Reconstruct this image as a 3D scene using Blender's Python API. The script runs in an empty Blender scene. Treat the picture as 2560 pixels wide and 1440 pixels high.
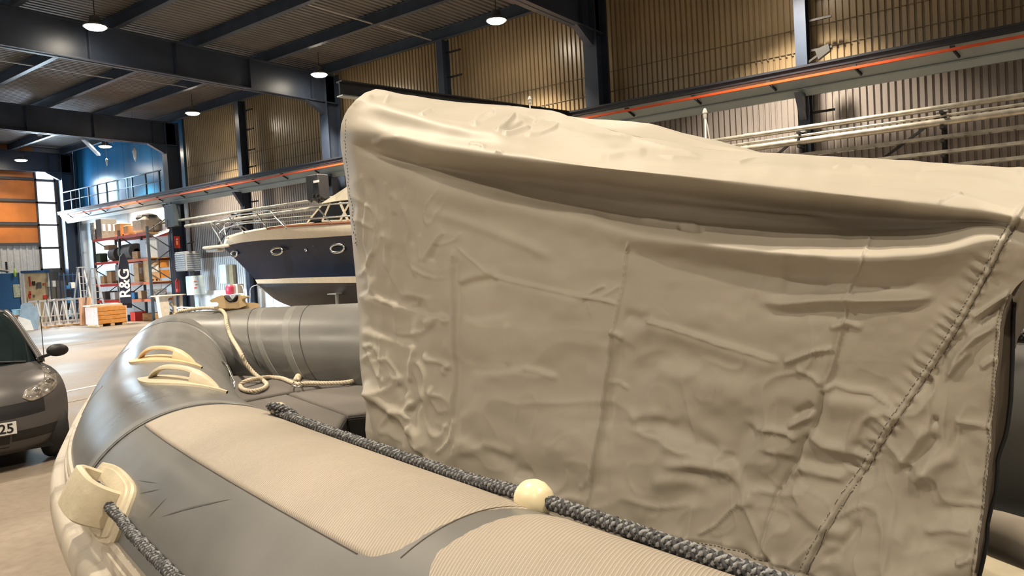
import bpy, bmesh, math, random
import numpy as np
from mathutils import Vector, Matrix
random.seed(7)
SC = bpy.context.scene
COL = SC.collection
PI = math.pi

# ---------------------------------------------------------------- camera, world, light, exposure
FPX = 1843.6                       # focal length in pixels of the 2560 wide frame
PITCH, ROLL, YAW = math.radians(-1.964), math.radians(-3.179), math.radians(53.3025)
EYE = np.array([0.0, 0.0, 1.75])
_F = np.array([math.sin(YAW), math.cos(YAW), 0.0]); _R = np.array([math.cos(YAW), -math.sin(YAW), 0.0]); _U = np.array([0, 0, 1.0])
FW = _F * math.cos(PITCH) + _U * math.sin(PITCH)
_up = -_F * math.sin(PITCH) + _U * math.cos(PITCH)
RT = _R * math.cos(ROLL) + _up * math.sin(ROLL)
UP = -_R * math.sin(ROLL) + _up * math.cos(ROLL)
cd = bpy.data.cameras.new('camera'); cam = bpy.data.objects.new('camera', cd); COL.objects.link(cam)
cd.sensor_width = 36.0; cd.lens = 36.0 * FPX / 2560.0; cd.clip_start = 0.05; cd.clip_end = 300
m3 = Matrix(((RT[0], UP[0], -FW[0]), (RT[1], UP[1], -FW[1]), (RT[2], UP[2], -FW[2])))
cam.matrix_world = Matrix.Translation(Vector(EYE)) @ m3.to_4x4()
SC.camera = cam
SC.view_settings.view_transform = 'Standard'; SC.view_settings.look = 'None'
SC.view_settings.gamma = 1.0; SC.view_settings.use_curve_mapping = False
SC.view_settings.exposure = -1.0

wd = bpy.data.worlds.new('world'); SC.world = wd; wd.use_nodes = True
bg = wd.node_tree.nodes['Background']; bg.inputs[0].default_value = (0.75, 0.87, 1.0, 1); bg.inputs[1].default_value = 1.0

def area_light(name, loc, size, energy, color, rot=(0, 0, 0), sy=None, shape=None, spread=None):
    d = bpy.data.lights.new(name, 'AREA'); d.energy = energy; d.color = color
    d.shape = shape or ('RECTANGLE' if sy else 'SQUARE'); d.size = size
    if sy: d.size_y = sy
    if spread: d.spread = spread
    o = bpy.data.objects.new(name, d); COL.objects.link(o); o.location = loc; o.rotation_euler = rot
    return o
LAMP_Z = 8.6
LAMPS = [(15.6, 42.3), (17, 36.3), (17, 28.6), (17, 20.5), (17, 12.7), (17, 4.8), (17, -3.0),
         (9.57, 20.5), (9.57, 12.7), (9.57, 4.8), (9.57, -3.0), (2.0, 20.5), (2.0, 12.7), (2.0, 4.8), (2.0, -3.0), (-5.5, 12.7), (-5.5, 4.8), (-5.5, -3.0)]
WARM = (1.0, 0.86, 0.67)
def lamp_z(lx, ly): return 8.3 if ly > 36 else LAMP_Z
for lx, ly in LAMPS:
    area_light('lamp_light', (lx, ly, lamp_z(lx, ly) - 0.03), 0.42, 1350 if lx > 16 else (420 if ly > 40 else (1600 if lx > 9 and ly > 15 else (700 if lx > -5 else 900))), WARM, shape='DISK', spread=1.75 if lx > 16 else (2.0 if lx > -5 else 2.5))
DAY = (0.66, 0.85, 1.0)
# daylight from the far window strip and side door, plus one added fill
area_light('window_and_fill_light', (17.45, 44.15, 5.8), 0.9, 1200, DAY, rot=(-PI / 2, 0, 0), sy=6.0)
area_light('window_and_fill_light', (8.0, 44.15, 6.0), 9.0, 900, DAY, rot=(-PI / 2, 0, 0), sy=5.0)  # added wide cool fill; the far wall has no window here
area_light('door_daylight', (-9.8, 28.5, 2.2), 4.2, 9000, DAY, rot=(0, -PI / 2 + .34, 0), sy=9.6, spread=.8)
area_light('door_daylight', (-9.8, 27.0, 1.9), 3.4, 1800, DAY, rot=(0, -PI / 2 + .75, 0), sy=9.6, spread=2.0)

# ---------------------------------------------------------------- helpers
def seen(px, py):
    """direction in which the camera sees a point of the 2560x1440 frame"""
    return FW + RT * ((px - 1280) / FPX) - UP * ((py - 720) / FPX)
def on_x(px, py, X): d = seen(px, py); return EYE + d * (X / d[0])
def on_y(px, py, Y): d = seen(px, py); return EYE + d * (Y / d[1])
def on_z(px, py, Z): d = seen(px, py); return EYE + d * ((Z - EYE[2]) / d[2])

class MB:
    """collects shapes for ONE mesh"""
    def __init__(s): s.v = []; s.f = []; s.uv = None
    def add(s, vs, fs):
        n = len(s.v); s.v += [tuple(map(float, p)) for p in vs]; s.f += [tuple(i + n for i in f) for f in fs]; return s
    def box(s, c, d, rz=0.0, bev=0.0, rot=None):
        x, y, z = d[0] / 2, d[1] / 2, d[2] / 2
        if bev > 0:
            b = min(bev, x * .9, y * .9, z * .9)
            vs = []
            for sz in (-1, 1):
                for (ax, ay, az) in ((0, 0, 1), (1, 1, 0)):
                    pass
            rings = [(x - b, y - b, -z), (x, y, -z + b), (x, y, z - b), (x - b, y - b, z)]
            for (rx, ry, rzz) in rings:
                q = b if rx == x else b * .5
                for (sx, sy) in ((1, 1), (-1, 1), (-1, -1), (1, -1)):
                    if sx * sy > 0: vs += [(sx * rx, sy * (ry - q), rzz), (sx * (rx - q), sy * ry, rzz)]
                    else: vs += [(sx * (rx - q), sy * ry, rzz), (sx * rx, sy * (ry - q), rzz)]
            fs = [tuple(range(7, -1, -1)), tuple(range(24, 32))]
            for k in range(3):
                for i in range(8): fs.append((k * 8 + i, k * 8 + (i + 1) % 8, k * 8 + 8 + (i + 1) % 8, k * 8 + 8 + i))
        else:
            vs = [(-x, -y, -z), (x, -y, -z), (x, y, -z), (-x, y, -z), (-x, -y, z), (x, -y, z), (x, y, z), (-x, y, z)]
            fs = [(3, 2, 1, 0), (4, 5, 6, 7), (0, 1, 5, 4), (1, 2, 6, 5), (2, 3, 7, 6), (3, 0, 4, 7)]
        R = Matrix.Rotation(rz, 3, 'Z') if rot is None else rot
        return s.add([R @ Vector(p) + Vector(c) for p in vs], fs)
    def bar(s, a, b, w, h=None, up=(0, 0, 1), bev=0):
        """box from a to b, w wide and h high"""
        a = Vector(a); b = Vector(b); h = h or w; t = (b - a); L = t.length; t.normalize()
        u = Vector(up)
        if abs(t.dot(u)) > .99: u = Vector((1, 0, 0))
        n = u.cross(t).normalized(); u = t.cross(n).normalized()
        R = Matrix((t, n, u)).transposed()
        return s.box((a + b) / 2, (L, w, h), rot=R, bev=bev)
    def tube(s, path, r, n=10, cap=True, closed=False):
        P = [Vector(p) for p in path]; rr = r if hasattr(r, '__len__') else [r] * len(P)
        vs = []; nrm = None; N = len(P)
        for i, p in enumerate(P):
            if closed: t = P[(i + 1) % N] - P[i - 1]
            else: t = P[min(i + 1, N - 1)] - P[max(i - 1, 0)]
            if t.length < 1e-9: t = Vector((0, 0, 1))
            t.normalize()
            if nrm is None:
                nrm = t.orthogonal().normalized()
            nrm = (nrm - t * nrm.dot(t))
            nrm = nrm.normalized() if nrm.length > 1e-6 else t.orthogonal().normalized()
            b = t.cross(nrm)
            for k in range(n):
                a = 2 * PI * k / n; vs.append(p + (nrm * math.cos(a) + b * math.sin(a)) * rr[i])
        fs = []
        for i in range(N if closed else N - 1):
            j = (i + 1) % N
            for k in range(n): fs.append((i * n + k, i * n + (k + 1) % n, j * n + (k + 1) % n, j * n + k))
        if cap and not closed: fs += [tuple(range(n - 1, -1, -1)), tuple((N - 1) * n + k for k in range(n))]
        return s.add(vs, fs)
    def lathe(s, prof, c=(0, 0, 0), axis='z', n=20, R=None):
        vs = []; fs = []
        for (r, z) in prof:
            for k in range(n):
                a = 2 * PI * k / n; p = Vector((r * math.cos(a), r * math.sin(a), z))
                if axis == 'x': p = Vector((p.z, p.x, p.y))
                if axis == 'y': p = Vector((p.x, p.z, p.y))
                if R is not None: p = R @ p
                vs.append(p + Vector(c))
        for i in range(len(prof) - 1):
            for k in range(n): fs.append((i * n + k, i * n + (k + 1) % n, (i + 1) * n + (k + 1) % n, (i + 1) * n + k))
        if prof[0][0] > 1e-6: fs.append(tuple(range(n - 1, -1, -1)))
        if prof[-1][0] > 1e-6: fs.append(tuple((len(prof) - 1) * n + k for k in range(n)))
        return s.add(vs, fs)
    def grid(s, P, flip=False, wrap=False):
        """P[i][j] points"""
        n = len(P); m = len(P[0]); vs = [q for row in P for q in row]; fs = []
        for i in range(n - 1):
            for j in range(m if wrap else m - 1):
                a, b, c, d = i * m + j, i * m + (j + 1) % m, (i + 1) * m + (j + 1) % m, (i + 1) * m + j
                fs.append((a, d, c, b) if flip else (a, b, c, d))
        return s.add(vs, fs)
    def prism(s, pts, off):
        """flat outline pts extruded by the vector off"""
        n = len(pts); o = Vector(off); vs = [Vector(p) for p in pts] + [Vector(p) + o for p in pts]
        fs = [tuple(range(n - 1, -1, -1)), tuple(range(n, 2 * n))] + [(i, (i + 1) % n, n + (i + 1) % n, n + i) for i in range(n)]
        return s.add(vs, fs)
    def build(s, name, mat, parent=None, smooth=False, angle=None):
        me = bpy.data.meshes.new(name); me.from_pydata(s.v, [], s.f); me.validate()
        bm = bmesh.new(); bm.from_mesh(me); bmesh.ops.recalc_face_normals(bm, faces=bm.faces); bm.to_mesh(me); bm.free()
        if mat is not None: me.materials.append(mat)
        if smooth:
            me.shade_smooth() if hasattr(me, 'shade_smooth') else None
            if angle: me.set_sharp_from_angle(angle=math.radians(angle))
        o = bpy.data.objects.new(name, me); COL.objects.link(o)
        if parent is not None:
            o.parent = parent; o.matrix_parent_inverse = origin_of(parent).inverted()
        return o
ORG = {}
def origin_of(o):
    if o.name in ORG: return ORG[o.name]
    return Matrix.Identity(4)
def thing(name, label, cat, loc, group=None):
    o = bpy.data.objects.new(name, None); COL.objects.link(o); o.location = loc; o.empty_display_size = .1
    ORG[o.name] = Matrix.Translation(Vector(loc)); o['label'] = label; o['category'] = cat
    if group: o['group'] = group
    return o
def tag(o, label, cat, group=None, kind=None):
    o['label'] = label; o['category'] = cat
    if group: o['group'] = group
    if kind: o['kind'] = kind
    return o
def struct(o): o['kind'] = 'structure'; return o
def copy_thing(root, loc, label=None, rz=0.0, scale=None):
    r = root.copy(); COL.objects.link(r); r.location = loc; r.rotation_euler = (0, 0, rz)
    if scale: r.scale = scale
    if label: r['label'] = label
    for ch in list(root.children):
        c = ch.copy(); COL.objects.link(c); c.parent = r
        for g in list(ch.children):
            d = g.copy(); COL.objects.link(d); d.parent = c
    return r

MATS = {}
def mat(name, col, rough=0.6, metal=0.0, var=0.12, vscale=6.0, bump=0.0, bscale=40.0, spec=0.5, col2=None, detail=4, coat=0.0, mapping=None, lo=.35, hi=.7):
    if name in MATS: return MATS[name]
    m = bpy.data.materials.new(name); m.use_nodes = True; nt = m.node_tree; p = nt.nodes['Principled BSDF']
    p.inputs['Roughness'].default_value = rough; p.inputs['Metallic'].default_value = metal
    p.inputs['Specular IOR Level'].default_value = spec
    if coat: p.inputs['Coat Weight'].default_value = coat; p.inputs['Coat Roughness'].default_value = .08
    tc = nt.nodes.new('ShaderNodeTexCoord'); src = tc.outputs['Object']
    if mapping:
        mp = nt.nodes.new('ShaderNodeMapping'); mp.inputs['Scale'].default_value = mapping; nt.links.new(src, mp.inputs[0]); src = mp.outputs[0]
    nz = nt.nodes.new('ShaderNodeTexNoise'); nz.inputs['Scale'].default_value = vscale; nz.inputs['Detail'].default_value = detail
    nt.links.new(src, nz.inputs['Vector'])
    cr = nt.nodes.new('ShaderNodeValToRGB'); nt.links.new(nz.outputs['Fac'], cr.inputs[0])
    c2 = col2 or tuple(max(0, c * (1 - var)) for c in col)
    c1 = col if col2 else tuple(min(1, c * (1 + var * .6)) for c in col)
    cr.color_ramp.elements[0].position = lo; cr.color_ramp.elements[1].position = hi
    cr.color_ramp.elements[0].color = (*c2, 1); cr.color_ramp.elements[1].color = (*c1, 1)
    nt.links.new(cr.outputs[0], p.inputs['Base Color'])
    if bump > 0:
        n2 = nt.nodes.new('ShaderNodeTexNoise'); n2.inputs['Scale'].default_value = bscale; n2.inputs['Detail'].default_value = 5
        nt.links.new(src, n2.inputs['Vector'])
        b = nt.nodes.new('ShaderNodeBump'); b.inputs['Strength'].default_value = bump; b.inputs['Distance'].default_value = .01
        nt.links.new(n2.outputs['Fac'], b.inputs['Height']); nt.links.new(b.outputs[0], p.inputs['Normal'])
    MATS[name] = m; return m
def emis(name, col, strength):
    if name in MATS: return MATS[name]
    m = bpy.data.materials.new(name); m.use_nodes = True; nt = m.node_tree; p = nt.nodes['Principled BSDF']
    p.inputs['Base Color'].default_value = (*col, 1); p.inputs['Emission Color'].default_value = (*col, 1); p.inputs['Emission Strength'].default_value = strength
    MATS[name] = m; return m
def glass(name, col=(.8, .9, .9), rough=.05, alpha=.35):
    m = bpy.data.materials.new(name); m.use_nodes = True; nt = m.node_tree; p = nt.nodes['Principled BSDF']
    p.inputs['Base Color'].default_value = (*col, 1); p.inputs['Roughness'].default_value = rough; p.inputs['Alpha'].default_value = alpha
    p.inputs['Specular IOR Level'].default_value = 1.0
    MATS[name] = m; return m

M_navysteel = mat('dark_blue_steel', (.030, .042, .070), .42, 0, .25, 1.5)
M_white = mat('white_paint', (.80, .80, .78), .5, var=.05)
M_galv = mat('galvanised_steel', (.62, .64, .64), .38, .75, .2, 9)
M_black = mat('black_rubber', (.015, .015, .016), .6, var=.2)
M_blackplastic = mat('black_plastic', (.012, .012, .014), .5, var=.2)
M_wood = mat('raw_pine', (.62, .38, .18), .65, var=.25, vscale=3, mapping=(1, 1, 9))
M_card = mat('cardboard', (.56, .36, .20), .8, var=.12)
M_red = mat('red_paint', (.62, .05, .03), .45, var=.12)
M_steel = mat('stainless_steel', (.75, .75, .73), .2, 1.0, .05)
# ================================================================= THE HALL
XW, XL_, YF, YN, ZC = 19.0, -10.0, 44.4, -14.0, 9.42
# floor
def floor_mat():
    m = bpy.data.materials.new('polished_concrete'); m.use_nodes = True; nt = m.node_tree; p = nt.nodes['Principled BSDF']
    tc = nt.nodes.new('ShaderNodeTexCoord')
    def noise(sc, det, vec=None):
        n = nt.nodes.new('ShaderNodeTexNoise'); n.inputs['Scale'].default_value = sc; n.inputs['Detail'].default_value = det
        nt.links.new(vec or tc.outputs['Object'], n.inputs['Vector']); return n.outputs['Fac']
    mp = nt.nodes.new('ShaderNodeMapping'); mp.inputs['Scale'].default_value = (.25, 1.3, 1); mp.inputs['Rotation'].default_value = (0, 0, .5)
    nt.links.new(tc.outputs['Object'], mp.inputs[0])
    a = noise(.5, 6, mp.outputs[0]); b = noise(14, 8)
    cr = nt.nodes.new('ShaderNodeValToRGB'); nt.links.new(a, cr.inputs[0])
    cr.color_ramp.elements[0].position = .3; cr.color_ramp.elements[1].position = .72
    cr.color_ramp.elements[0].color = (.165, .132, .10, 1); cr.color_ramp.elements[1].color = (.27, .225, .18, 1)
    mx = nt.nodes.new('ShaderNodeMixRGB'); mx.blend_type = 'MULTIPLY'; mx.inputs[0].default_value = .35
    cr2 = nt.nodes.new('ShaderNodeValToRGB'); nt.links.new(b, cr2.inputs[0]); cr2.color_ramp.elements[0].position = .3; cr2.color_ramp.elements[1].position = .62
    cr2.color_ramp.elements[0].color = (.55, .5, .46, 1)
    nt.links.new(cr.outputs[0], mx.inputs[1]); nt.links.new(cr2.outputs[0], mx.inputs[2]); nt.links.new(mx.outputs[0], p.inputs['Base Color'])
    mr = nt.nodes.new('ShaderNodeMapRange'); nt.links.new(a, mr.inputs[0]); mr.inputs[1].default_value = .3; mr.inputs[2].default_value = .7
    mr.inputs[3].default_value = .42; mr.inputs[4].default_value = .66; p.inputs['Specular IOR Level'].default_value = .38; nt.links.new(mr.outputs[0], p.inputs['Roughness'])
    return m
struct(MB().box(((XW + XL_) / 2, (YF + YN) / 2, -.1), (XW - XL_ + .6, YF - YN + .6, .2)).build('floor', floor_mat()))
# painted lines and joints in the floor
M_line = mat('worn_white_line', (.72, .70, .66), .5, var=.2)
M_joint = mat('floor_joint', (.12, .10, .085), .8)
struct(MB().bar((-9, 9.27, .003), (18.5, 17.3, .003), .10, .004).build('floor_line', M_line))
j = MB()
for (a, b) in (((-9, 3.35), (18, 6.2)), ((-9, 8.6), (18, 15.5)), ((-9, 24), (18, 24)), ((1.2, 9.5), (6, 34))): j.bar((*a, .0015), (*b, .0015), .018, .003)
struct(j.build('floor_joint_lines', M_joint))

# corrugated sheet: ribs every pitch along y at x
def corrugated(x, y0, y1, z0, z1, pitch=.15, depth=.05, inward=-1):
    mb = MB(); ys = []; n = int((y1 - y0) / pitch)
    pr = [(0, 0), (.60, 0), (.68, 1), (.92, 1)]
    row = []
    for i in range(n):
        for (u, d) in pr: row.append((x - inward * depth * d, y0 + (i + u) * pitch))
    row.append((x, y0 + n * pitch))
    P = [[(a, b, z) for (a, b) in row] for z in (z0, z1)]
    mb.grid(P); return mb
M_sheetup = mat('sand_wall_sheet', (.29, .215, .125), .30, .0, .14, .7, spec=.6)
M_sheetlow = mat('grey_wall_sheet', (.27, .24, .225), .40, .1, .14, .7, spec=.6)
M_backing = mat('wall_backing', (.20, .17, .14), .8)
struct(corrugated(XW, YN, 32.9, 5.6, ZC, inward=-1).build('wall_right_upper', M_sheetup))
struct(corrugated(XW, YN, 32.9, 0.0, 2.75, inward=-1).build('wall_right_base', mat('white_base_sheet', (.62, .64, .66), .4, .1, .1, 1)))
struct(corrugated(XW, YN, 32.9, 2.75, 5.6, inward=-1).build('wall_right_lower', M_sheetlow))
struct(MB().box((XW + .12, (YF + YN) / 2, ZC / 2), (.1, YF - YN + .4, ZC)).build('wall_right_backing', M_backing))
# low white plinth wall
M_plinth = mat('white_plinth', (.74, .76, .78), .5, var=.08, vscale=2)
struct(MB().box((XW - .06, 9.4, .62), (.12, 46.6, 1.24)).build('baseboard_right', M_plinth))
# horizontal sheet joints on the upper wall
M_seam = mat('sheet_joint', (.13, .10, .06), .7)
for z in (6.5, 7.05):
    struct(MB().bar((XW - .012, YN, z), (XW - .012, 32.8, z), .02, .012).build('trim_1' if z < 7 else 'trim_2', M_seam))
# smooth blue and white end bays of the right wall
M_blue = mat('glossy_blue_panels', (.03, .19, .42), .24, .0, .25, .8, spec=.8, mapping=(1, 1.2, .1), detail=3)
M_whitewall = mat('glossy_white_panels', (.66, .72, .78), .25, var=.1, vscale=1)
P = MB()
for i in range(4): P.box((XW - .03, 34.3 + i * 2.86, 7.55), (.06, 2.84, 3.7))
struct(P.build('wall_right_blue', M_blue))
P = MB()
for i in range(4): P.box((XW - .03, 34.3 + i * 2.86, 2.8), (.06, 2.84, 5.6))
struct(P.build('wall_right_white', M_whitewall))
# far wall: grey sheets below, orange panels between rails, tall window strip
M_orange = mat('orange_panels', (.52, .17, .035), .45, var=.3, vscale=.8)
M_greysheet = mat('grey_far_sheet', (.50, .50, .50), .45, .2, .1)
def far_corr(x0, x1, z0, z1, pitch=.3, depth=.04):
    row = []; n = int((x1 - x0) / pitch)
    for i in range(n):
        for (u, d) in ((0, 0), (.5, 0), (.62, 1), (.88, 1)): row.append((x0 + (i + u) * pitch, YF - depth * d))
    row.append((x0 + n * pitch, YF)); row.append((x1, YF))
    return MB().grid([[(a, b, z) for (a, b) in row] for z in (z0, z1)])
struct(far_corr(XL_, 16.92, 0, 4.16).build('wall_far_lower', M_greysheet))
P = MB()
for (z0, z1) in ((4.2, 5.18), (5.36, 6.45), (6.6, 7.6), (7.76, ZC)):
    for x in np.arange(-9.0, 16.0, 2.6): P.box((x + 1.28, YF + .02, (z0 + z1) / 2), (2.56, .08, z1 - z0))
struct(P.build('wall_far_orange', M_orange))
M_rail = mat('far_wall_rail', (.05, .05, .055), .5)
P = MB()
for z in (4.18, 5.27, 6.52, 7.68): P.box((4.0, YF - .06, z), (25.8, .1, .14))
struct(P.build('trim_3', M_rail))
struct(MB().box((4.5, YF + .14, ZC / 2), (29, .1, ZC)).build('wall_far_backing', M_backing))
M_day = emis('daylit_pane', (.86, .94, 1.0), 4.0)
def window(i, x0, x1, rows, strength=None):
    fr = MB(); w = x1 - x0
    zs = [r for r in rows]
    for (z0, z1) in zs:
        fr.box(((x0 + x1) / 2, YF - .06, z0 - .05), (w + .16, .12, .1))
    fr.box(((x0 + x1) / 2, YF - .06, zs[-1][1] + .05), (w + .16, .12, .1))
    for x in (x0 - .04, x1 + .04): fr.box((x, YF - .06, (zs[0][0] + zs[-1][1]) / 2), (.08, .12, zs[-1][1] - zs[0][0] + .2))
    f = struct(fr.build('window_%d' % i, M_rail))
    for (z0, z1) in zs: MB().box(((x0 + x1) / 2, YF - .03, (z0 + z1) / 2), (w, .02, z1 - z0)).build('window_pane', M_day, f)
window(1, 16.99, 17.86, [(2.84, 3.9), (4.02, 5.16), (5.26, 6.36), (6.48, 7.56), (7.7, 8.82)])
window(2, 18.5, 18.8, [(2.5, 3.6), (3.72, 4.9)])
# side wall and the wall behind the camera
M_side = mat('side_wall', (.42, .42, .42), .6)
struct(MB().box((XL_ - .1, (YF + YN) / 2, ZC / 2), (.2, YF - YN, ZC)).build('wall_left', M_side))
struct(MB().box(((XW + XL_) / 2, YN - .1, ZC / 2), (XW - XL_, .2, ZC)).build('wall_near', M_side))
f = struct(MB().box((XL_ + .03, 28.5, 4.42), (.06, 10.2, .16)).box((XL_ + .03, 23.55, 2.2), (.06, .16, 4.4)).box((XL_ + .03, 33.45, 2.2), (.06, .16, 4.4)).build('door_1', M_rail))
MB().box((XL_ + .02, 28.5, 2.2), (.02, 9.7, 4.3)).build('door_opening', emis('door_daylight_pane', (.86, .94, 1.0), 2.0), f)
# roof deck with fine ribs running across
M_roof = mat('roof_deck', (.125, .12, .115), .55, .2, .2, .6)
n = int((YF - YN) / .2); row = []
for i in range(n):
    for (u, d) in ((0, 0), (.5, 0), (.62, 1), (.88, 1)): row.append((YN + (i + u) * .2, ZC + .05 * d))
row.append((YF + .2, ZC))
struct(MB().grid([[(x, y, z) for (y, z) in row] for x in (XL_ - .1, XW + .2)]).build('ceiling', M_roof))
# steel frame: columns every 5.6 m, a deep girder on every second one, purlins along the hall
YC = [-6.45, -.85, 4.75, 10.3, 15.95, 21.65, 27.3, 32.9, 38.5, 43.9]
def hcol(x, y, z0, z1, dx, dy, tf=.03):
    mb = MB(); h = z1 - z0
    mb.box((x - dx / 2, y, z0 + h / 2), (tf, dy, h)); mb.box((x + dx / 2, y, z0 + h / 2), (tf, dy, h)); mb.box((x, y, z0 + h / 2), (dx, tf, h)); return mb
for i, y in enumerate(YC):
    big = i % 2 == 1
    if abs(y - 38.5) < .1: continue
    c = hcol(18.35, y, 0, 9.1, .62 if big else .32, .42 if big else .26)
    if big:
        c.box((18.2, y + .0, 0.02), (.9, .6, .04))
    struct(c.build('steel_column', M_navysteel))
    for z in (1.6, 3.6, 6.35, 7.1, 8.2):      # sheeting brackets
        pass
G = []
for i, y in enumerate(YC):
    if i % 2 == 1:
        g = MB(); x0, x1 = XL_, 18.6
        g.box(((x0 + x1) / 2, y, 8.53), (x1 - x0, .03, 1.06)); g.box(((x0 + x1) / 2, y, 8.03), (x1 - x0, .34, .035)); g.box(((x0 + x1) / 2, y, 9.05), (x1 - x0, .34, .035))
        for x in np.arange(-8, 18, 2.55): g.box((x, y, 8.54), (.02, .3, 1.0))
        g.prism([(18.05, y - .1, 8.03), (17.2, y - .1, 8.03), (18.05, y - .1, 7.6)], (0, .2, 0))
        struct(g.build('roof_beam', M_navysteel))
M_purlin = mat('purlin_steel', (.036, .048, .072), .4, .1, .2, 2)
for x in (-9.8, -7.25, -4.7, -2.15, .4, 2.95, 5.5, 8.05, 10.6, 13.15, 15.7, 18.2):
    p = MB(); L = YF - YN - .4; yc = (YF + YN) / 2
    p.box((x, yc, 9.23), (.02, L, .34)); p.box((x, yc, 9.065), (.16, L, .02)); p.box((x, yc, 9.395), (.16, L, .02))
    struct(p.build('roof_purlin_beam', M_purlin))
# thin bracing straps under the roof
M_strap = mat('strap_steel', (.34, .34, .33), .5, .3)
st = MB()
for (a, b) in (((13.2, 16.3), (15.7, 16.3)), ((10.6, 15.2), (13.1, 15.2)), ((15.8, 16.2), (18.1, 16.2)), ((8.1, 27.0), (13.1, 27.0)), ((13.2, 26.5), (15.6, 26.5)), ((10.7, 38.2), (15.6, 38.2))):
    st.bar((a[0], a[1], 9.1), (b[0], b[1], 9.1), .05, .03)
struct(st.build('trim_4', M_strap))
br = MB(); br.bar((14.6, 33.1, 8.0), (16.9, 36.8, 8.0), .14, .1); br.bar((13.0, 33.2, 8.0), (14.9, 38.2, 9.0), .16, .1); br.bar((14.2, 36.0, 8.98), (15.8, 33.1, 7.98), .16, .1)
struct(br.build('trim_5', mat('brace_steel', (.45, .50, .55), .35, .3)))

# crane beam along the right wall, its sloping grey soffit, conductor rail
M_crane = mat('crane_beam_steel', (.022, .026, .036), .4)
M_soffit = mat('grey_green_soffit', (.27, .32, .33), .4, .1, .15, .8)
c = MB(); L0, L1 = YN, 43.9
c.box((18.0, (L0 + L1) / 2, 5.86), (.5, L1 - L0, .05)); c.box((18.0, (L0 + L1) / 2, 5.79), (.46, L1 - L0, .12))
struct(c.build('crane_beam', M_crane))
c = MB(); c.prism([(17.86, L0, 5.725), (18.10, L0, 5.725), (18.30, L0, 5.27), (18.12, L0, 5.25)], (0, L1 - L0, 0)); c.box((18.05, (L0 + L1) / 2, 5.40), (.12, L1 - L0, .02))
struct(c.build('crane_beam_soffit', M_soffit))
M_orangerail = mat('orange_conductor_rail', (.62, .085, .02), .45, var=.1)
rail = thing('conductor_rail', 'long orange conductor rail running under the crane beam on black hangers', 'rail', (17.75, 14, 5.6))
MB().box((17.72, 14, 5.60), (.06, 58, .055)).build('rail_strip', M_orangerail, rail)
for y in np.arange(-2.05, 43, 1.86):
    k = MB(); k.bar((17.74, y, 5.62), (17.97, y - .1, 5.47), .035, .05); k.box((17.75, y, 5.65), (.1, .09, .05)); k.build('hanger', M_black, rail)
# columns go on below the crane beam as stubs on brackets
for i, y in enumerate(YC):
    if y > 0 and y < 33:
        k = MB(); k.prism([(18.15, y - .08, 5.3), (17.75, y - .08, 5.3), (18.15, y - .08, 4.7)], (0, .16, 0))
        struct(k.build('beam_bracket', M_navysteel))
# horizontal girts stubs beside the slim columns
for y in (15.95, 27.3, 4.75):
    k = MB()
    for z in (6.35, 7.05, 7.9, 8.7, 4.9, 1.5): k.bar((18.5, y + .05, z), (18.5, y - .62, z), .06, .05)
    struct(k.build('wall_girt', M_black))

# walkway railing on the crane beam in front of the blue bays
M_railblue = mat('blue_grey_railing', (.03, .07, .12), .5)
rl = thing('walkway_railing', 'dark blue steel railing of the walkway in front of the blue wall', 'railing', (18, 38.5, 5.9))
MB().bar((18, 33.3, 6.92), (18, 43.9, 6.92), .05).build('top_rail', M_railblue, rl)
MB().bar((18, 33.3, 6.45), (18, 43.9, 6.45), .04).build('mid_rail', M_railblue, rl)
for y in (33.45, 34.7, 36.0, 36.5, 37.45, 38.6, 39.6, 40.6, 41.6, 42.6, 43.6):
    MB().bar((18, y, 5.88), (18, y, 6.92), .07).build('post', M_railblue, rl)

# pipe racks: pipes and trays on cantilever brackets
M_pipe = mat('aged_steel_pipe', (.50, .47, .40), .3, .6, .3, 5)
PIPES = [('steel_pipe', 17.88, 4.48, .062, -9, 36, 'uppermost long steel pipe on the wall rack under the crane beam'),
         ('steel_pipe', 17.72, 4.16, .075, -9, 34, 'thick second steel pipe on the wall rack, just below the uppermost'),
         ('steel_pipe', 17.8, 4.30, .03, -9, 20, 'thin steel pipe behind and between the two thick ones')]
for nm, x, z, r, y0, y1, lb in PIPES:
    mb = MB().tube([(x, y, z) for y in np.arange(y0, y1 + .1, 5)], r, 14)
    for y in np.arange(y0 + 3, y1, 6.0): mb.tube([(x, y - .05, z), (x, y + .05, z)], r * 1.12, 14)
    tag(mb.build(nm, M_pipe, smooth=True, angle=40), lb, 'pipe')
def ladder_tray(x, z, y0, y1, lb):
    t = MB(); t.box((x - .12, (y0 + y1) / 2, z), (.03, y1 - y0, .07)); t.box((x + .12, (y0 + y1) / 2, z), (.03, y1 - y0, .07))
    for y in np.arange(y0, y1, .42): t.box((x, y, z - .02), (.24, .05, .03))
    tag(t.build('cable_tray', M_pipe), lb, 'cable tray')
ladder_tray(17.85, 3.86, -9, 12, 'upper notched cable tray on the wall rack below the pipes')
ladder_tray(17.85, 3.55, -9, 12, 'middle notched cable tray on the wall rack')
ladder_tray(17.85, 3.26, -9, 12, 'lowest notched cable tray on the wall rack, just above the cover')
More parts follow.
